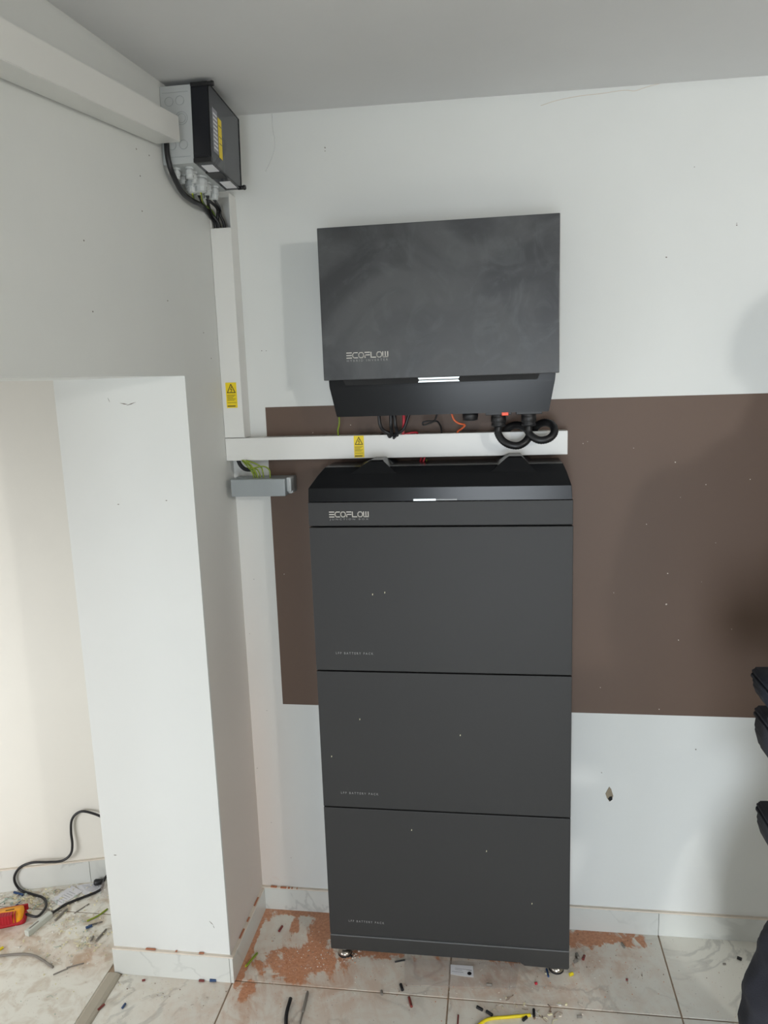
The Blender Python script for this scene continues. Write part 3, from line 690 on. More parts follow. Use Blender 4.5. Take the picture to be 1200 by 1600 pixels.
cable('earth_wire', [gl_w[4], PP(318, 318, -.15), PP(330, 328, -.06), PP(336, 338, -.045), PP(340, 356, -.02), PP(342, 372, -.02)], .0022, M_GY, 'green and yellow wire looping inside the open trunking channel', 'wire')
# ================================================================== CABLES UNDER THE INVERTER
def lp_cable(gx, us, label):
    zt2 = HZ1
    def q(u, v, y): return PP(u, v, y)
    pts = [(gx, -.105, zb_ - .036)] + [q(*c) for c in us]
    path = spline(pts, 14)
    # resample evenly for the corrugation
    out = [path[0]]; step = .0026; acc = 0
    for a_, b2 in zip(path, path[1:]):
        L_ = (b2 - a_).length; t_ = step - acc
        while t_ <= L_: out.append(a_.lerp(b2, t_ / L_)); t_ += step
        acc = (L_ - (t_ - step))
    return cable('flexible_conduit', out, .0092, M_CORR, label, 'conduit', 'black conduit loops under the inverter', 14, corr=.13, raw=True)
lp_cable(gx1, [(778, 676, -.108), (785, 688, -.115), (797, 695, -.120), (811, 696, -.120), (823, 688, -.112), (827, 677, -.095), (818, 667, -.080), (806, 664, -.066), (795, 668, -.052), (789, 676, -.038), (788, 690, -.036)], 'left black corrugated conduit loop hanging below the inverter over the trunking')
lp_cable(gx2, [(826, 676, -.108), (834, 684, -.115), (845, 688, -.118), (858, 685, -.115), (866, 676, -.105), (864, 665, -.090), (853, 660, -.075), (842, 663, -.060), (836, 669, -.045), (833, 677, -.036), (833, 692, -.034)], 'right black corrugated conduit loop hanging below the inverter, nearest the trunking end')
zi = zb_ + .004
def under(u, y): q = PP(u, 652, y); return (q.x, y, zi)
IN = -.030
cable('earth_wire', [under(530, -.07), PP(530, 662, -.07), PP(528, 672, -.058), PP(529, 682, -.045), PP(530, 692, -.040)], .0022, M_GY, 'thin green and yellow wire from inverter left end to trunking', 'wire')
cable('power_cable', [under(592, -.09), PP(594, 664, -.088), PP(600, 673, -.080), PP(612, 678, -.072), PP(622, 681, -.055), PP(624, 692, -.040)], .0046, M_CBL, 'leftmost black cable below the inverter sweeping right into the trunking')
cable('power_cable', [under(611, -.10), PP(611, 665, -.098), PP(612, 676, -.078), PP(609, 682, -.066), PP(606, 678, -.050), PP(606, 692, -.040)], .0050, M_CBL, 'middle black cable below the inverter draping over the trunking edge')
cable('power_cable', [under(616, -.10), PP(618, 665, -.100), PP(620, 675, -.080), PP(616, 682, -.068), PP(620, 681, -.050), PP(622, 692, -.040)], .0050, M_CBL, 'right one of the straight black cables draping over the trunking edge')
cable('cable_tie', [PP(604, 676, -.060), PP(598, 678, -.052), PP(594, 679, -.045)], .0012, M_CBL, 'thin black cable tie tail sticking left from the black cables', 'cable tie')
cable('power_cable', [under(640, -.09), PP(632, 668, -.088), PP(625, 675, -.082), PP(617, 680, -.068), PP(614, 692, -.040)], .0042, M_CBL, 'black cable curving left behind the red one below the inverter')
cable('power_cable', [under(631, -.085), PP(631, 662, -.085), PP(630, 672, -.072), PP(630, 677, -.058), PP(631, 690, -.04)], .0040, M_RED, 'straight red cable below the inverter entering the trunking')
cable('power_cable', [PP(633, 678, -.050), PP(637, 677.5, -.050), PP(645, 676, -.048), PP(652, 677, -.040), PP(654, 690, -.034)], .0030, M_RED, 'red cable lying along the top of the horizontal trunking')
cable('signal_cable', [under(684, -.08), PP(679, 657, -.085), PP(670, 658, -.092), PP(661, 660, -.095), PP(662, 664, -.092), PP(672, 661, -.086), PP(682, 658, -.078), PP(688, 665, -.065), PP(690, 674, -.050), PP(690, 690, -.040)], .0024, M_CBL, 'thin black cable with a small curl below the inverter middle')
cable('signal_cable', [under(705, -.09), PP(709, 655, -.09), PP(716, 661, -.088), PP(726, 664, -.082), PP(721, 670, -.068), PP(715, 675, -.052), PP(714, 690, -.040)], .0026, M_ORG, 'orange cable bent sideways below the inverter')
# cables from trunking into the tower
JZ = 1.436
def dn(u0, u1, y, r, m, label):
    a_ = PP(u0, 712, y); b2 = PP(u1, 727, y - .01)
    cable('power_cable' if m is not M_GY else 'earth_wire', [(a_.x, y, HZ0 + .004), (a_.x * .5 + b2.x * .5, y - .004, (HZ0 + JZ) / 2 + .002), (b2.x, y - .012, JZ)], r, m, label, 'cable' if m is not M_GY else 'wire')
dn(660, 655, -.034, .0030, M_RED, 'red cable between horizontal trunking and tower, on the left')
dn(665, 659, -.044, .0026, M_RED, 'second red cable between horizontal trunking and tower, beside the black one')
dn(668, 661, -.030, .0030, M_CBL, 'black cable between horizontal trunking and battery tower')
dn(663, 668, -.022, .0024, M_GY, 'green and yellow wire between horizontal trunking and battery tower')
# ================================================================== EARTH BAR BOX
EZ0, EZ1 = P(400, 776, 1, -.10).z, P(400, 749.5, 1, -.10).z
eb = thing('earth_box', 'small grey earthing box below the left end of the trunking', 'electrical box', (.1, -.06, EZ0))
bm = B((.0225, -.100, EZ0), (.1785, -.040, EZ1 + .001), bevel=.003, seg=2); obj('cover', bm, M_EARTH, eb)
bm = B((.016, -.060, EZ0 + .001), (.186, -.0008, EZ1 - .001), bevel=.002); obj('base', bm, M_EARTH, eb)
bm = bmesh.new(); add_box(bm, (.1785, -.085, EZ0 + .010), (.192, -.050, EZ1 + .003), bevel=.004, seg=2); add_box(bm, (.1785, -.07, EZ0 + .004), (.1925, -.045, EZ0 + .016), bevel=.003, seg=2)
obj('end_cap', bm, M_GBOX, eb)
bm = bmesh.new(); add_cyl(bm, (.040, -.062, EZ1 - .012), (.040, -.062, EZ1 + .003), .012, 18); obj('screw_boss', bm, M_EARTH, eb)
cable('cable_sleeve', [PP(372, 719, -.05), PP(376, 727, -.052), PP(383, 733, -.055), PP(392, 734, -.058)], .0058, M_CBL, 'short black sleeve around the earth wires under the trunking', 'cable sleeve')
ew = [[(378, 719), (386, 728), (394, 738), (398, 752)], [(380, 719), (389, 727), (397, 736), (401, 752)], [(384, 719), (393, 728), (400, 738), (404, 752)], [(381, 720), (392, 730), (396, 738), (396, 752)],
      [(386, 720), (398, 724), (408, 730), (411, 740), (412, 752)], [(391, 733), (402, 730), (413, 729), (421, 735), (422, 752)], [(391, 734), (401, 733), (406, 742), (406, 752)]]
nm = ['leftmost of the bundled', 'second of the bundled', 'third of the bundled', 'innermost', 'high arching', 'widest arching', 'rightmost of the bundled']
for k, path in enumerate(ew):
    y = -.062 - .005 * (k % 3)
    cable('earth_wire', [PP(u, v, y) for u, v in path[:-1]] + [PP(path[-1][0], 750, y), PP(path[-1][0], 758, y)], .0020, M_GY, nm[k] + ' green and yellow earth wires above the small grey box', 'wire', 'earth wires entering the grey earthing box')
# ================================================================== SIDE ROOM FLOOR CLUTTER
def FP(u, v, z=0): return P(u, v, 2, z)
# far wall plane: point a (2D), normal n -> intersection of a view ray
def WP(u, v, off=.006):
    d = CM @ Vector(((u - 600) / F, -(v - 800) / F, -1)); nn = Vector((n.x, n.y, 0)); a3_ = Vector((a.x, a.y, 0)) - nn * off
    t_ = (a3_ - CL).dot(nn) / d.dot(nn); return CL + d * t_
tst = thing('voltage_tester', 'orange and red handheld voltage tester lying on the side room floor', 'tester', FP(20, 1440))
A, Bq = FP(-60, 1455), FP(38, 1436); dv = Vector((Bq.x - A.x, Bq.y - A.y, 0)); Lt = dv.length; dv.normalize(); az = math.atan2(dv.y, dv.x)
def to_t(bm):
    M4 = Matrix.Translation(Vector((A.x, A.y, 0))) @ Matrix.Rotation(az, 4, 'Z'); bmesh.ops.transform(bm, matrix=M4, verts=bm.verts); return bm
def rounded(x0, x1, hw, z0, z1, taper=.75):
    bm = bmesh.new(); xs_ = [x0, x0 + .01, (x0 + x1) / 2, x1 - .012, x1]; ws = [.8, 1, 1, .95, taper]
    loft(bm, [[(x, -hw * s, z0), (x, -hw * s, (z0 + z1) / 2), (x, -hw * s * .7, z1), (x, hw * s * .7, z1), (x, hw * s, (z0 + z1) / 2), (x, hw * s, z0)] for x, s in zip(xs_, ws)])
    bmesh.ops.bevel(bm, geom=bm.edges[:], offset=.002, segments=2, affect='EDGES')
    for f in bm.faces: f.smooth = True
    return bm
obj('body', to_t(rounded(0, Lt, .028, .004, .040)), M_TORG, tst)
obj('red_shell', to_t(rounded(-.01, Lt + .008, .030, .0005, .018)), M_TRED, tst)
bm = bmesh.new(); add_prism(bm, [(.010, .010), (Lt - .03, .010), (Lt - .01, .020), (Lt + .010, .024), (Lt + .010, .030), (.010, .030)], 'z', .014, .034, bevel=.002); obj('red_shell', to_t(bm), M_TRED, tst)
bm = bmesh.new(); add_prism(bm, [(Lt * .52, -.030), (Lt - .030, -.0295), (Lt - .024, -.010), (Lt * .66, -.006), (Lt * .56, -.010)], 'z', .010, .0415, bevel=.002); grip = obj('grip', to_t(bm), M_TRED, tst)
bm = bmesh.new()
for k in range(7): add_box(bm, (Lt * .60 + k * .0085, -.0305, .012), (Lt * .60 + k * .0085 + .004, -.011, .0425), bevel=.0006)
rb = obj('grip_ribs', to_t(bm), M_TRED, tst)
bm = bmesh.new(); add_box(bm, (Lt * .72, .000, .0405), (Lt * .86, .0035, .0412)); obj('print', to_t(bm), M_PRINT, tst)
# lead
end = Vector((Bq.x, Bq.y, 0)) + dv * .006
lead = [(end.x, end.y, .016), FP(58, 1432, .012), FP(70, 1420, .006), FP(72, 1410, .005), FP(66, 1402, .005), FP(50, 1397, .005), FP(33, 1391, .008), WP(24, 1380, .02), WP(23, 1368, .02), WP(32, 1355, .02), WP(50, 1348, .022), WP(75, 1347, .024), WP(97, 1345, .024), WP(110, 1335, .022), WP(113, 1320, .018), WP(111, 1300, .014), WP(112, 1282, .013), WP(120, 1271, .013), WP(133, 1268, .015), WP(158, 1276, .02), WP(175, 1290, .02)]
cable('test_lead', lead, .0042, M_CBL, 'long black test lead snaking up the white side room wall', n=8)
lead2 = [FP(76, 1430, .014), FP(84, 1425, .010), FP(105, 1412, .005), FP(130, 1402, .005), FP(152, 1393, .005), FP(160, 1386, .008), FP(163, 1374, .03), FP(172, 1362, .04)]
cable('test_lead', lead2, .0042, M_CBL, 'black test lead running from the grey probe over the papers', n=8)
pa, pb = FP(42, 1463), FP(80, 1432)
pt = thing('test_probe', 'light grey square test probe lying beside the voltage tester', 'test probe', (pa.x, pa.y, 0))
dd = Vector((pb.x - pa.x, pb.y - pa.y, 0)); Lp = dd.length; azp = math.atan2(dd.y, dd.x)
def to_p(bm): bmesh.ops.transform(bm, matrix=Matrix.Translation(Vector((pa.x, pa.y, 0))) @ Matrix.Rotation(azp, 4, 'Z'), verts=bm.verts); return bm
obj('handle', to_p(B((0, -.009, 0), (Lp, .009, .018), bevel=.002, seg=2)), M_PROBE, pt)
obj('groove', to_p(B((.012, -.002, .0178), (Lp * .5, .003, .0186))), M_GCAB, pt)
bm = bmesh.new(); add_cyl(bm, (Lp, 0, .009), (Lp + .008, 0, .010), .007, 12, .0055); obj('strain_relief', to_p(bm), M_CBL, pt)
# papers
def flat_poly(name, pts, th, m, z0=.0006, label=None, cat=None, group=None):
    bm = bmesh.new(); q = [FP(u, v, z0) for u, v in pts]; add_prism(bm, [(p.x, p.y) for p in q], 'z', z0, z0 + th)
    c = sum(q, Vector()) / len(q); o = obj(name, bm, m, None, origin=(c.x, c.y, 0)); return tag(o, label, cat, group) if label else o
def lines_on(parent, pts, m, z):
    bm = bmesh.new()
    for (u0, v0, u1, v1, wd) in pts:
        a_, b2 = FP(u0, v0, z), FP(u1, v1, z); d_ = (b2 - a_).normalized(); n_ = Vector((-d_.y, d_.x, 0)) * wd / 2
        add_prism(bm, [(a_ - n_)[:2], (b2 - n_)[:2], (b2 + n_)[:2], (a_ + n_)[:2]], 'z', z, z + .0003)
    return obj('print', bm, m, parent)
p1 = flat_poly('leaflet', [(80, 1406), (112, 1384), (129, 1393), (94, 1416)], .0012, M_PAPER, .0012, 'white printed leaflet with a fold, nearer the voltage tester', 'paper', 'leaflets on the side room floor')
lines_on(p1, [(88 + 4 * k, 1402 - 2.6 * k + 4, 97 + 4 * k, 1407.5 - 2.7 * k + 3, .0012) for k in range(6)], M_TEXTP, .0025)
p2 = flat_poly('leaflet', [(119, 1384), (135, 1381), (160, 1380), (158, 1394), (132, 1400), (126, 1392)], .0006, M_PAPER, .0004, 'white printed leaflet under the test lead beside the pillar', 'paper', 'leaflets on the side room floor')
lines_on(p2, [(128 + 1.5 * k, 1384 + 1.8 * k, 154, 1382 + 1.6 * k, .001) for k in range(6)], M_TEXTP, .0011)
bm = bmesh.new(); q0_, q1_ = FP(147, 1379, .012), FP(163, 1377, .012)
add_tube(bm, [q0_, q0_.lerp(q1_, .15), q0_.lerp(q1_, .5), q1_], [.008, .011, .010, .008], 12, raw=True); tag(obj('plug', bm, M_BLKM, None, origin=(q0_.x, q0_.y, 0)), 'black plug lying against the side room skirting', 'plug')
# crumpled clear bag near the pillar
bm = bmesh.new(); bmesh.ops.create_icosphere(bm, subdivisions=3, radius=.03); c0 = FP(170, 1388, .02)
for vv in bm.verts:
    vv.co *= random.uniform(.75, 1.2); vv.co.z = max(-.019, vv.co.z * .9); vv.co.x *= .8
bmesh.ops.translate(bm, verts=bm.verts, vec=(c0.x, c0.y, .0205))
tag(obj('plastic_bag', bm, M_BAG, None, origin=(c0.x, c0.y, 0)), 'crumpled clear plastic bag tucked behind the pillar foot', 'bag')
# ================================================================== OFFCUTS
def off(name, u0, v0, u1, v1, r, m, label, cat='cable offcut', bend=0, group=None):
    a_, b2 = FP(u0, v0, r), FP(u1, v1, r); d_ = (b2 - a_); nn = Vector((-d_.y, d_.x, 0)) * bend
    o = cable(name, [a_, a_.lerp(b2, .5) + nn, b2], r, m, label, cat, group, 10, 5); return o
off('cable_offcut', -8, 1494, 83, 1511, .0035, M_GCAB, 'long curved grey brown cable offcut at the left frame edge', bend=.14)
off('cable_offcut', 83, 1523, 106, 1513, .0018, M_GCAB, 'left half of the broken thin grey strip on the side room floor')
off('cable_offcut', 104, 1512, 131, 1505, .0018, M_GCAB, 'right half of the broken thin grey strip on the side room floor')
off('cable_offcut', 86, 1438, 105, 1420, .0032, M_GCAB, 'grey cable offcut just right of the grey test probe')
off('cable_offcut', 116, 1427, 139, 1412, .0016, M_GCAB, 'thin grey wire offcut right of the papers')
off('earth_wire_offcut', 136, 1439, 168, 1420, .0028, M_GY, 'green and yellow offcut near the pillar in the side room', bend=-.08)
off('cable_offcut', 138, 1446, 160, 1440, .0022, M_GCAB, 'pale thin offcut lying beside the blue wire nut')
off('cable_offcut', 150, 1470, 166, 1452, .0030, M_GCAB, 'short grey offcut nearest the pillar skirting in the side room')
off('cable_offcut', 142, 1470, 146, 1463, .0030, M_GCAB, 'stubby grey offcut among white crumbs in the side room')
off('cable_offcut', 134, 1450, 144, 1446, .0045, M_BLUE, 'small blue offcut on the side room floor')
off('cable_offcut', -2, 1484, 5, 1480, .004, M_YEL, 'tiny yellow green offcut below the voltage tester')
off('cable_offcut', 22, 1394, 36, 1398, .004, M_BLUE, 'dull blue offcut under the test lead by the skirting')
off('cable_offcut', 24, 1416, 33, 1408, .0024, M_BLUE, 'thin dark blue offcut left of the test lead curl')
off('cable_offcut', 191, 1575, 196, 1568, .0032, M_BLUE, 'blue offcut on the tiles below the pillar')
off('cable_offcut', 153, 1578, 163, 1569, .0030, M_BRED, 'dark brown offcut on the edge of the threshold strip')
off('cable_offcut', 222, 1532, 227, 1531, .0028, M_BRED, 'brown crumb of cable below the left end of the pillar skirting')
off('cable_offcut', 328, 1531.5, 338, 1531.5, .0044, M_BLUE, 'dark navy offcut at the pillar skirting right end')
off('cable_offcut', 311, 1532, 319, 1532.5, .0030, M_BRED, 'red brown offcut beside the navy one at the pillar skirting')
off('earth_wire_offcut', 384, 1510, 402, 1489, .0032, M_GY, 'green and yellow offcut lying along the pillar inner skirting')
off('cable_offcut', 436, 1455, 441, 1447, .0036, M_BRED, 'dark red offcut on the dusty corner tile')
off('cable_offcut', 447, 1612, 454, 1560, .0050, M_CBL, 'thick black cable offcut at the bottom edge of the photo', bend=.05)
o = thing('screwdriver_bit', 'slim dark steel screwdriver bit with a worn tip', 'tool bit', FP(472, 1590)); bm = bmesh.new()
a_, b2 = FP(466, 1612, .004), FP(481, 1549, .004); add_tube(bm, [a_, a_.lerp(b2, .45)], [.0024, .0026], 6, raw=True); obj('shaft', bm, M_STEEL, o)
bm = bmesh.new(); add_tube(bm, [a_.lerp(b2, .45), a_.lerp(b2, .5), a_.lerp(b2, .95), b2], [.0026, .0042, .0042, .0025], 8, raw=True); obj('shank', bm, M_GCAB, o)
cable('cable_offcut', [FP(738, 1612, .0042), FP(750, 1600, .0042), FP(765, 1592, .0042), FP(795, 1589, .0042), FP(829, 1586, .0042)], .0042, M_YEL, 'long yellow cable offcut at the bottom edge below the tower', 'cable offcut', None)
for (u0, v0, u1, v1, r, m, l) in [(745, 1573, 754, 1578, .0042, M_CBL, 'black offcut left of the pair above the yellow cable'), (760, 1580, 769, 1586, .0042, M_CBL, 'black offcut right of the pair above the yellow cable'),
    (834, 1577, 834.5, 1588, .0038, M_CBL, 'upright black offcut right of the yellow cable end'), (817, 1594, 823, 1589, .0042, M_CBL, 'black offcut resting across the yellow cable end'),
    (626, 1538, 629, 1547, .0042, M_CBL, 'black offcut in front of the tower left of the plastic sleeve'), (596, 1548, 597, 1554, .0035, M_GCAB, 'short dark grey offcut on the grout line'),
    (639, 1558, 643, 1573, .0036, M_BRED, 'rust red offcut in front of the tower'), (617, 1503, 633, 1500, .0022, M_CBL, 'thin black wire curl under the tower front edge'),
    (760, 1538, 769, 1539, .0040, M_GCAB, 'grey offcut lying on the clear sleeve'), (1152, 1496, 1159, 1499, .0045, M_CBL, 'black offcut on the right near the person in workwear'),
    (901, 1490, 904, 1497, .0045, M_GCAB, 'dark fragment right of the tower foot'), (911, 1499, 913, 1493, .0038, M_BRED, 'dark red fragment right of the tower foot'),
    (897, 1503, 902, 1500, .004, M_GCAB, 'grey fragment nearest the tower foot'), (890, 1523, 895, 1521, .0048, M_YEL, 'yellow bit touching the right steel foot'),
    (854, 1514, 857, 1526, .0028, M_BLUE, 'thin blue grey strand hanging by the right foot'), (546, 1488, 550, 1495, .0026, M_CBL, 'tiny black strand beside the left foot'),
    (836, 1537, 839, 1536, .0036, M_RED, 'tiny red bit in front of the right foot'), (902, 1588, 909, 1588, .0036, M_GCAB, 'grey cube shaped crumb right of the yellow cable'),
    (971, 1473, 976, 1480, .0030, M_GCAB, 'grey crumb on the dusty tile right of the tower'), (978, 1530, 981, 1531, .0032, M_BRED, 'brown crumb in the middle of the right tile'), (1130, 1506, 1134, 1506, .0026, M_GCAB, 'small grey crumb on the tile near the person'),
    (715, 1603, 716, 1586, .0022, M_BRED, 'red crumb at the bottom edge left of the yellow cable')]:
    off('cable_offcut', u0, v0, u1, v1, r, m, l)
# clear plastic sleeve with a paper label inside
sl = thing('plastic_sleeve', 'flat clear plastic sleeve with a white label in front of the tower', 'plastic sleeve', FP(720, 1522))
bm = bmesh.new()
cs = [FP(632, 1500), FP(812, 1506), FP(806, 1546), FP(632, 1540)]; NU, NV = 14, 5; grid = []
for i in range(NU + 1):
    col = []
    for j in range(NV + 1):
        p = cs[0].lerp(cs[1], i / NU).lerp(cs[3].lerp(cs[2], i / NU), j / NV); col.append(bm.verts.new((p.x, p.y, .0016 + .0022 * random.random())))
    grid.append(col)
for i in range(NU):
    for j in range(NV): bm.faces.new((grid[i][j], grid[i][j + 1], grid[i + 1][j + 1], grid[i + 1][j])).smooth = True
g_ = bmesh.ops.extrude_face_region(bm, geom=bm.faces[:]); bmesh.ops.translate(bm, verts=[v for v in g_['geom'] if isinstance(v, bmesh.types.BMVert)], vec=(0, 0, .0004))
bmesh.ops.recalc_face_normals(bm, faces=bm.faces); obj('film', bm, M_BAG, sl)
for (u0, v0, u1, v1) in ((632, 1541, 806, 1546), (800, 1506, 796, 1546)):
    bm = bmesh.new(); a_, b2 = FP(u0, v0, .0045), FP(u1, v1, .0045); add_tube(bm, [a_, b2], .0009, 5, raw=True); obj('seal', bm, M_BAG, sl)
bm = bmesh.new(); q = [FP(u, v, .005) for u, v in ((704, 1507), (739, 1509.5), (740, 1527), (721, 1525), (704, 1522))]; add_prism(bm, [(p.x, p.y) for p in q], 'z', .0047, .0053)
lb = obj('paper_label', bm, M_PAPER, sl)
def sub(bm, name, m, par, root): 
    o = obj(name, bm, m, None); o.parent = par; return o
bm = bmesh.new(); c0 = FP(733.5, 1521, .0055); add_cyl(bm, (c0.x, c0.y, .0053), (c0.x, c0.y, .0057), .0062, 18); sub(bm, 'black_dot', M_CBL, lb, sl)
bm = bmesh.new()
for (u0, v0, u1, v1) in ((711, 1512.5, 737, 1516), (711, 1514.5, 722, 1516), (706, 1517.5, 724, 1519.5), (724, 1514, 737, 1517)):
    a_, b2 = FP(u0, v0, .0055), FP(u1, v1, .0055); d_ = (b2 - a_).normalized(); n_ = Vector((-d_.y, d_.x, 0)) * .0006
    add_prism(bm, [(a_ - n_)[:2], (b2 - n_)[:2], (b2 + n_)[:2], (a_ + n_)[:2]], 'z', .0053, .0056)
sub(bm, 'print', M_TEXTP, lb, sl)
# crumbs and shavings nobody could count
def crumbs(name, spots, mats, label, cat, seed, curl=False):
    random.seed(seed); bm = bmesh.new()
    for (u, v, ru, rv, cnt, smin, smax) in spots:
        for _ in range(cnt):
            uu, vv = random.gauss(u, ru), random.gauss(v, rv)
            q = FP(uu, vv)
            if q.x > 0 and q.y > -.012: continue
            if -.36 < q.x < .012 and q.y > -.325: continue
            if q.x < -.36 and q.y > .14 + (q.x + .36) * .2766 / .96 - .012: continue
            s = random.uniform(smin, smax); th = random.random() * 6.28; mi = random.randrange(len(mats))
            if curl and random.random() < .35:
                L_ = s * random.uniform(2.5, 5); add_tube(bm, [(q.x, q.y, .0012), (q.x + math.cos(th) * L_ * .5, q.y + math.sin(th) * L_ * .5, .0035), (q.x + math.cos(th + .5) * L_, q.y + math.sin(th + .5) * L_, .0012)], s * .22, 4, 2, mi=mi)
            else:
                k = 4; pts_ = [(q.x + s * random.uniform(.5, 1) * math.cos(th + 6.28 * i / k), q.y + s * random.uniform(.3, .8) * math.sin(th + 6.28 * i / k)) for i in range(k)]
                add_prism(bm, pts_, 'z', .0001, .0001 + s * random.uniform(.4, .9), mi=mi)
    o = obj(name, bm, mats); o['kind'] = 'stuff'; tag(o, label, cat); return o
M_DARKC = mat('dark_crumb', s2l((138, 116, 98)), .8); M_WC = mat('white_crumb', s2l((226, 222, 214)), .8); M_OC = mat('orange_crumb', s2l((206, 150, 116)), .9)
crumbs('wire_shavings', [(40, 1408, 42, 11, 210, .002, .008), (100, 1393, 45, 8, 80, .002, .006), (110, 1465, 45, 24, 190, .0015, .005), (40, 1530, 55, 35, 45, .0015, .004), (135, 1470, 14, 8, 26, .003, .006), (125, 1428, 34, 14, 50, .0015, .004)], [M_SHAV, M_SHAV, M_WC, M_WC, M_SHAV, M_CHIP, M_WC, M_SHAV, mat('mint_crumb', s2l((176, 190, 178)), .8)], 'pale wire shavings and crumbs strewn over the side room floor', 'debris', 5, True)
crumbs('plaster_crumbs', [(470, 1495, 36, 22, 240, .0008, .0024), (520, 1488, 20, 12, 60, .001, .003), (555, 1492, 8, 7, 26, .002, .004), (470, 1560, 60, 20, 60, .0008, .002), (720, 1540, 110, 25, 140, .0008, .0026), (950, 1510, 60, 30, 110, .0008, .0026), (1080, 1540, 60, 35, 30, .0008, .002)], [M_WC, M_OC, M_OC, M_CHIP, M_WC, M_OC, M_CHIP, M_DARKC], 'tiny plaster and brick crumbs over the floor around the tower', 'debris', 6)
crumbs('wire_shavings', [(795, 1575, 26, 8, 22, .003, .005), (860, 1585, 20, 7, 14, .003, .006), (840, 1588, 14, 6, 8, .003, .006), (252, 1548, 50, 18, 70, .0012, .003), (190, 1532, 10, 6, 10, .002, .004), (880, 1570, 10, 3, 5, .004, .006), (855, 1520, 4, 4, 8, .002, .004)], [M_SHAV, M_WC, M_SHAV, M_CHIP, M_DARKC], 'white wire shavings near the yellow cable and the pillar front', 'debris', 9, True)
# brick dust caked on top of skirtings
bm = bmesh.new()
for x0, x1, z in ((.030, .050, .077), (.062, .082, .076), (.086, .093, .076), (.098, .102, .076), (.115, .118, .076)):
    add_box(bm, (x0, -.0105, z), (x1, -.0045, z + .0045), bevel=.001)
for y0, y1 in ((-.24, -.20), (-.10, -.06), (-.17, -.15)): add_box(bm, (.002, y0, .077), (.007, y1, .0792), bevel=.0006)
for x0, x1 in ((-.25, -.22), (-.09, -.075), (-.16, -.155)): add_box(bm, (x0, -.318, .084), (x1, -.312, .0862), bevel=.0006)
o = obj('brick_dust', bm, mat('brick_dust', s2l((178, 116, 86)), .95, var=.2, vscale=120)); o['kind'] = 'stuff'; tag(o, 'red brick dust caked along the top of the corner skirting', 'dust')
# ================================================================== PERSON in workwear at the right edge, facing the wall
def skin(name, verts, edges, m, parent, root=0, sub=2, smooth=True):
    me = bpy.data.meshes.new(name); pl_ = Vector(parent.location) if parent else Vector()
    me.from_pydata([Vector(v[:3]) - pl_ for v in verts], edges, []); me.materials.append(m)
    o = bpy.data.objects.new(name, me); COL.objects.link(o); o.parent = parent
    md = o.modifiers.new('Skin', 'SKIN'); md.use_smooth_shade = smooth; md.branch_smoothing = .4
    for i, v in enumerate(verts):
        r = v[3]; me.skin_vertices[0].data[i].radius = r if isinstance(r, tuple) else (r, r)
        me.skin_vertices[0].data[i].use_root = (i == root)
    s_ = o.modifiers.new('Sub', 'SUBSURF'); s_.levels = sub; s_.render_levels = sub
    return o
pe = thing('person', 'person in dark workwear standing at the right edge facing the wall', 'person', (1.60, -.60, 0))
py = -.60; hx = 1.66
# pelvis, spine, neck, head core, arms
V = [(hx, py, .98, (.12, .09)), (hx + .02, py, 1.12, (.11, .085)), (hx + .05, py, 1.30, (.12, .09)), (hx + .07, py + .01, 1.46, (.10, .08)), (hx + .075, py + .03, 1.60, (.058, .06)), (hx + .085, py + .045, 1.72, (.060, .065)),
     (hx - .10, py, 1.48, .045), (hx - .155, py - .01, 1.24, .040), (hx - .175, py + .06, 1.04, .033), (hx - .175, py + .08, .98, (.034, .024)),
     (hx + .24, py, 1.48, .045), (hx + .30, py - .02, 1.24, .040), (hx + .28, py + .08, 1.03, .033), (hx + .27, py + .115, .975, (.034, .024)),
     (hx - .10, py, .88, .08), (hx - .19, py + .02, .52, .06), (hx - .265, py, .12, .044), (hx + .11, py, .88, .08), (hx + .15, py + .02, .52, .06), (hx + .18, py, .12, .044)]
Ed = [(0, 1), (1, 2), (2, 3), (3, 4), (4, 5), (3, 6), (6, 7), (7, 8), (8, 9), (3, 10), (10, 11), (11, 12), (12, 13), (0, 14), (14, 15), (15, 16), (0, 17), (17, 18), (18, 19)]
skin('body', V, Ed, M_SKIN, pe)
def hand(wx, wy, wz, side, parent):
    """palm and five separate curled fingers"""
    V = [(wx, wy, wz, (.026, .016)), (wx, wy + .012, wz - .045, (.036, .016)), (wx, wy + .022, wz - .085, (.038, .014))]
    E_ = [(0, 1), (1, 2)]; skin('palm', V, E_, M_SKIN, parent)
    for k, L_ in enumerate((.072, .082, .078, .060)):
        ox = -.028 + k * .0187; ox *= side
        skin('finger', [(wx + ox, wy + .022, wz - .080, .009), (wx + ox * 1.05, wy + .032, wz - .085 - L_ * .45, .0085), (wx + ox * 1.05, wy + .052, wz - .085 - L_ * .75, .0078), (wx + ox, wy + .072, wz - .085 - L_ * .85, .007)], [(0, 1), (1, 2), (2, 3)], M_SKIN, parent)
    skin('thumb', [(wx - .020 * side, wy + .012, wz - .03, .011), (wx - .046 * side, wy + .030, wz - .052, .010), (wx - .048 * side, wy + .045, wz - .082, .0085)], [(0, 1), (1, 2)], M_SKIN, parent)
hand(hx - .175, py + .085, .99, 1, pe); hand(hx + .27, py + .12, .975, -1, pe)
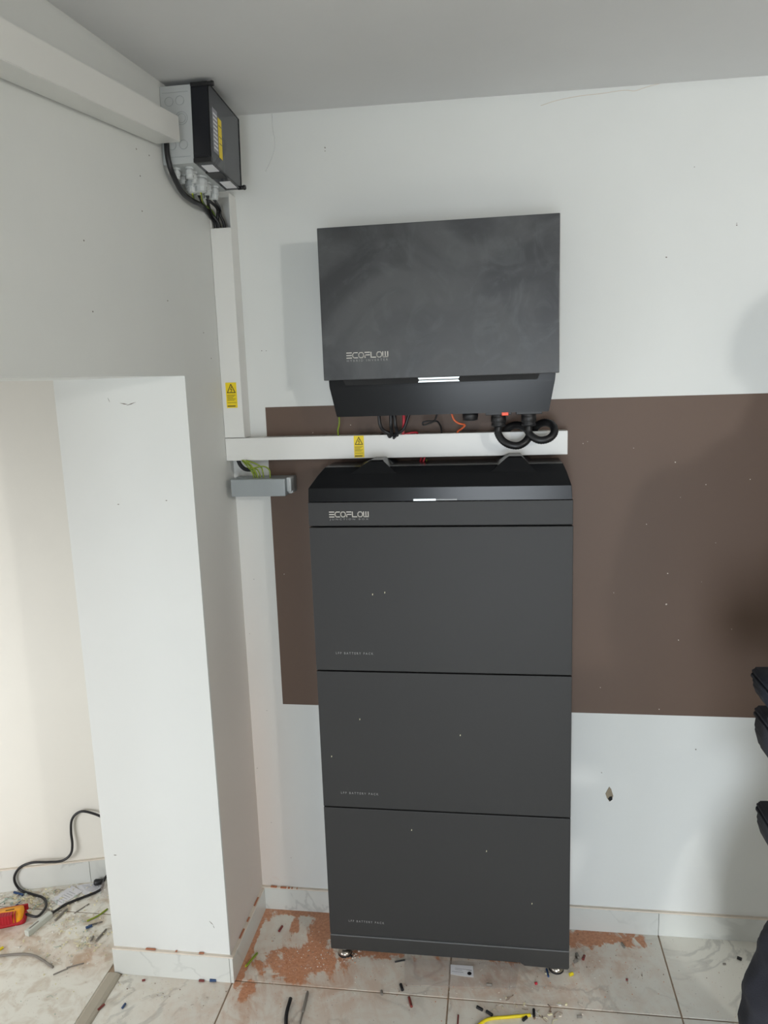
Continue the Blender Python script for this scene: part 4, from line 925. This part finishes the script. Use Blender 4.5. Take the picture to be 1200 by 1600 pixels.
# head with a face looking at the wall (+y)
hc = Vector((hx + .085, py + .055, 1.785)); bm = bmesh.new(); bmesh.ops.create_uvsphere(bm, u_segments=28, v_segments=20, radius=1)
for v in bm.verts:
    x, y, z = v.co; sx = .082 * (1 - .22 * max(0, -z) ** 1.5); sy = .096 * (1 - .12 * max(0, -z)); c = Vector((x * sx, y * sy, z * .118))
    if y > 0:
        c.y += .018 * math.exp(-(x / .16) ** 2 - ((z + .12) / .16) ** 2) - .006 * (math.exp(-((abs(x) - .38) / .14) ** 2 - ((z - .05) / .10) ** 2)) + .006 * math.exp(-(x / .3) ** 2 - ((z + .48) / .07) ** 2) + .008 * math.exp(-(x / .3) ** 2 - ((z + .85) / .15) ** 2)
    v.co = c + hc
for f in bm.faces: f.smooth = True
hd = obj('head', bm, M_SKIN, pe)
for s in (-1, 1):
    bm = bmesh.new(); bmesh.ops.create_uvsphere(bm, u_segments=12, v_segments=8, radius=.012); bmesh.ops.translate(bm, verts=bm.verts, vec=hc + Vector((s * .030, .078, .006))); obj('eye', bm, M_EYE, pe)
    bm = bmesh.new(); bmesh.ops.create_uvsphere(bm, u_segments=12, v_segments=8, radius=1); bmesh.ops.scale(bm, verts=bm.verts, vec=(.008, .018, .030)); bmesh.ops.translate(bm, verts=bm.verts, vec=hc + Vector((s * .082, -.005, -.01))); obj('ear', bm, M_SKIN, pe)
bm = bmesh.new(); bmesh.ops.create_uvsphere(bm, u_segments=24, v_segments=16, radius=1)
for v in bm.verts:
    x, y, z = v.co; v.co = Vector((x * .089, y * .103 - .008, z * .122 + .006)) + hc
bmesh.ops.delete(bm, geom=[v for v in bm.verts if (v.co.z - hc.z) < .045 and (v.co.y - hc.y) > -.01 or (v.co.z - hc.z) < -.055], context='VERTS')
for f in bm.faces: f.smooth = True
obj('hair', bm, M_HAIR, pe)
# clothing
JV = [(hx, py, .84, (.22, .165)), (hx, py, .95, (.205, .16)), (hx + .02, py, 1.12, (.185, .145)), (hx + .05, py, 1.30, (.205, .15)), (hx + .07, py + .01, 1.46, (.19, .14)), (hx + .077, py + .028, 1.57, (.09, .085)), (hx + .079, py + .03, 1.61, (.078, .078)),
      (hx - .105, py, 1.49, .095), (hx - .150, py - .01, 1.24, .075), (hx - .175, py + .055, 1.07, .062), (hx - .177, py + .075, 1.00, .052), (hx + .245, py, 1.49, .095), (hx + .298, py - .02, 1.24, .075), (hx + .28, py + .075, 1.06, .062), (hx + .275, py + .10, 1.0, .052)]
skin('jacket', JV, [(0, 1), (1, 2), (2, 3), (3, 4), (4, 5), (5, 6), (4, 7), (7, 8), (8, 9), (9, 10), (4, 11), (11, 12), (12, 13), (13, 14)], M_JACK, pe)
TVt = [(hx, py, 1.04, (.19, .145)), (hx - .10, py, .84, .135), (hx - .165, py + .02, .62, .095), (hx - .222, py + .025, .47, .105), (hx - .255, py + .01, .34, .128), (hx - .270, py - .005, .23, .135), (hx - .262, py, .11, .11), (hx - .266, py, .03, .10),
       (hx + .11, py, .84, .135), (hx + .135, py + .02, .62, .115), (hx + .15, py + .02, .46, .105), (hx + .18, py, .20, .11), (hx + .18, py, .03, .10)]
tro = skin('trousers', TVt, [(0, 1), (1, 2), (2, 3), (3, 4), (4, 5), (5, 6), (6, 7), (0, 8), (8, 9), (9, 10), (10, 11), (11, 12)], M_CLOTH, pe, sub=4)
tx_ = bpy.data.textures.new('folds', 'CLOUDS'); tx_.noise_scale = .06; tx_.noise_depth = 1
dm = tro.modifiers.new('Folds', 'DISPLACE'); dm.texture = tx_; dm.strength = .028; dm.mid_level = .5; dm.texture_coords = 'GLOBAL'
for s_, fx in ((-1, hx - .266), (1, hx + .18)):
    bm = bmesh.new(); loft(bm, [[(fx - .045, py - .10, 0), (fx + .045, py - .10, 0), (fx + .052, py + .10, 0), (fx + .035, py + .19, 0), (fx - .035, py + .19, 0), (fx - .052, py + .10, 0)],
                               [(fx - .047, py - .105, .03), (fx + .047, py - .105, .03), (fx + .054, py + .10, .03), (fx + .036, py + .195, .03), (fx - .036, py + .195, .03), (fx - .054, py + .10, .03)],
                               [(fx - .042, py - .09, .09), (fx + .042, py - .09, .09), (fx + .040, py + .06, .085), (fx + .028, py + .16, .055), (fx - .028, py + .16, .055), (fx - .040, py + .06, .085)]])
    bmesh.ops.bevel(bm, geom=bm.edges[:], offset=.008, segments=2, affect='EDGES'); obj('boot', bm, M_BLKM, pe)
# belt pouches at the near hip
for (uu, vv, ww, dz0, dz1, m_) in ((1187, 1060, .24, -.070, 0, M_JACK), (1191, 1122, .26, -.105, 0, M_CLOTH), (1194, 1275, .24, -.09, .0, M_CLOTH)):
    q = P(uu, vv, 1, py); bm = bmesh.new(); x0 = q.x; zt = q.z; z3 = zt + dz0
    def sec(dx, hy, z): return [(x0 + dx, py - hy, z), (x0 + ww, py - hy - .02, z), (x0 + ww, py + hy + .02, z), (x0 + dx, py + hy, z)]
    loft(bm, [sec(.030, .030, z3), sec(.010, .045, z3 - dz0 * .25), sec(.001, .052, z3 - dz0 * .6), sec(.004, .052, zt - .012), sec(.0, .056, zt - .010), sec(.003, .056, zt + .004)])
    bmesh.ops.bevel(bm, geom=bm.edges[:], offset=.005, segments=2, affect='EDGES')
    for f in bm.faces: f.smooth = True
    obj('belt_pouch', bm, m_, pe)
bpy.context.view_layer.update()
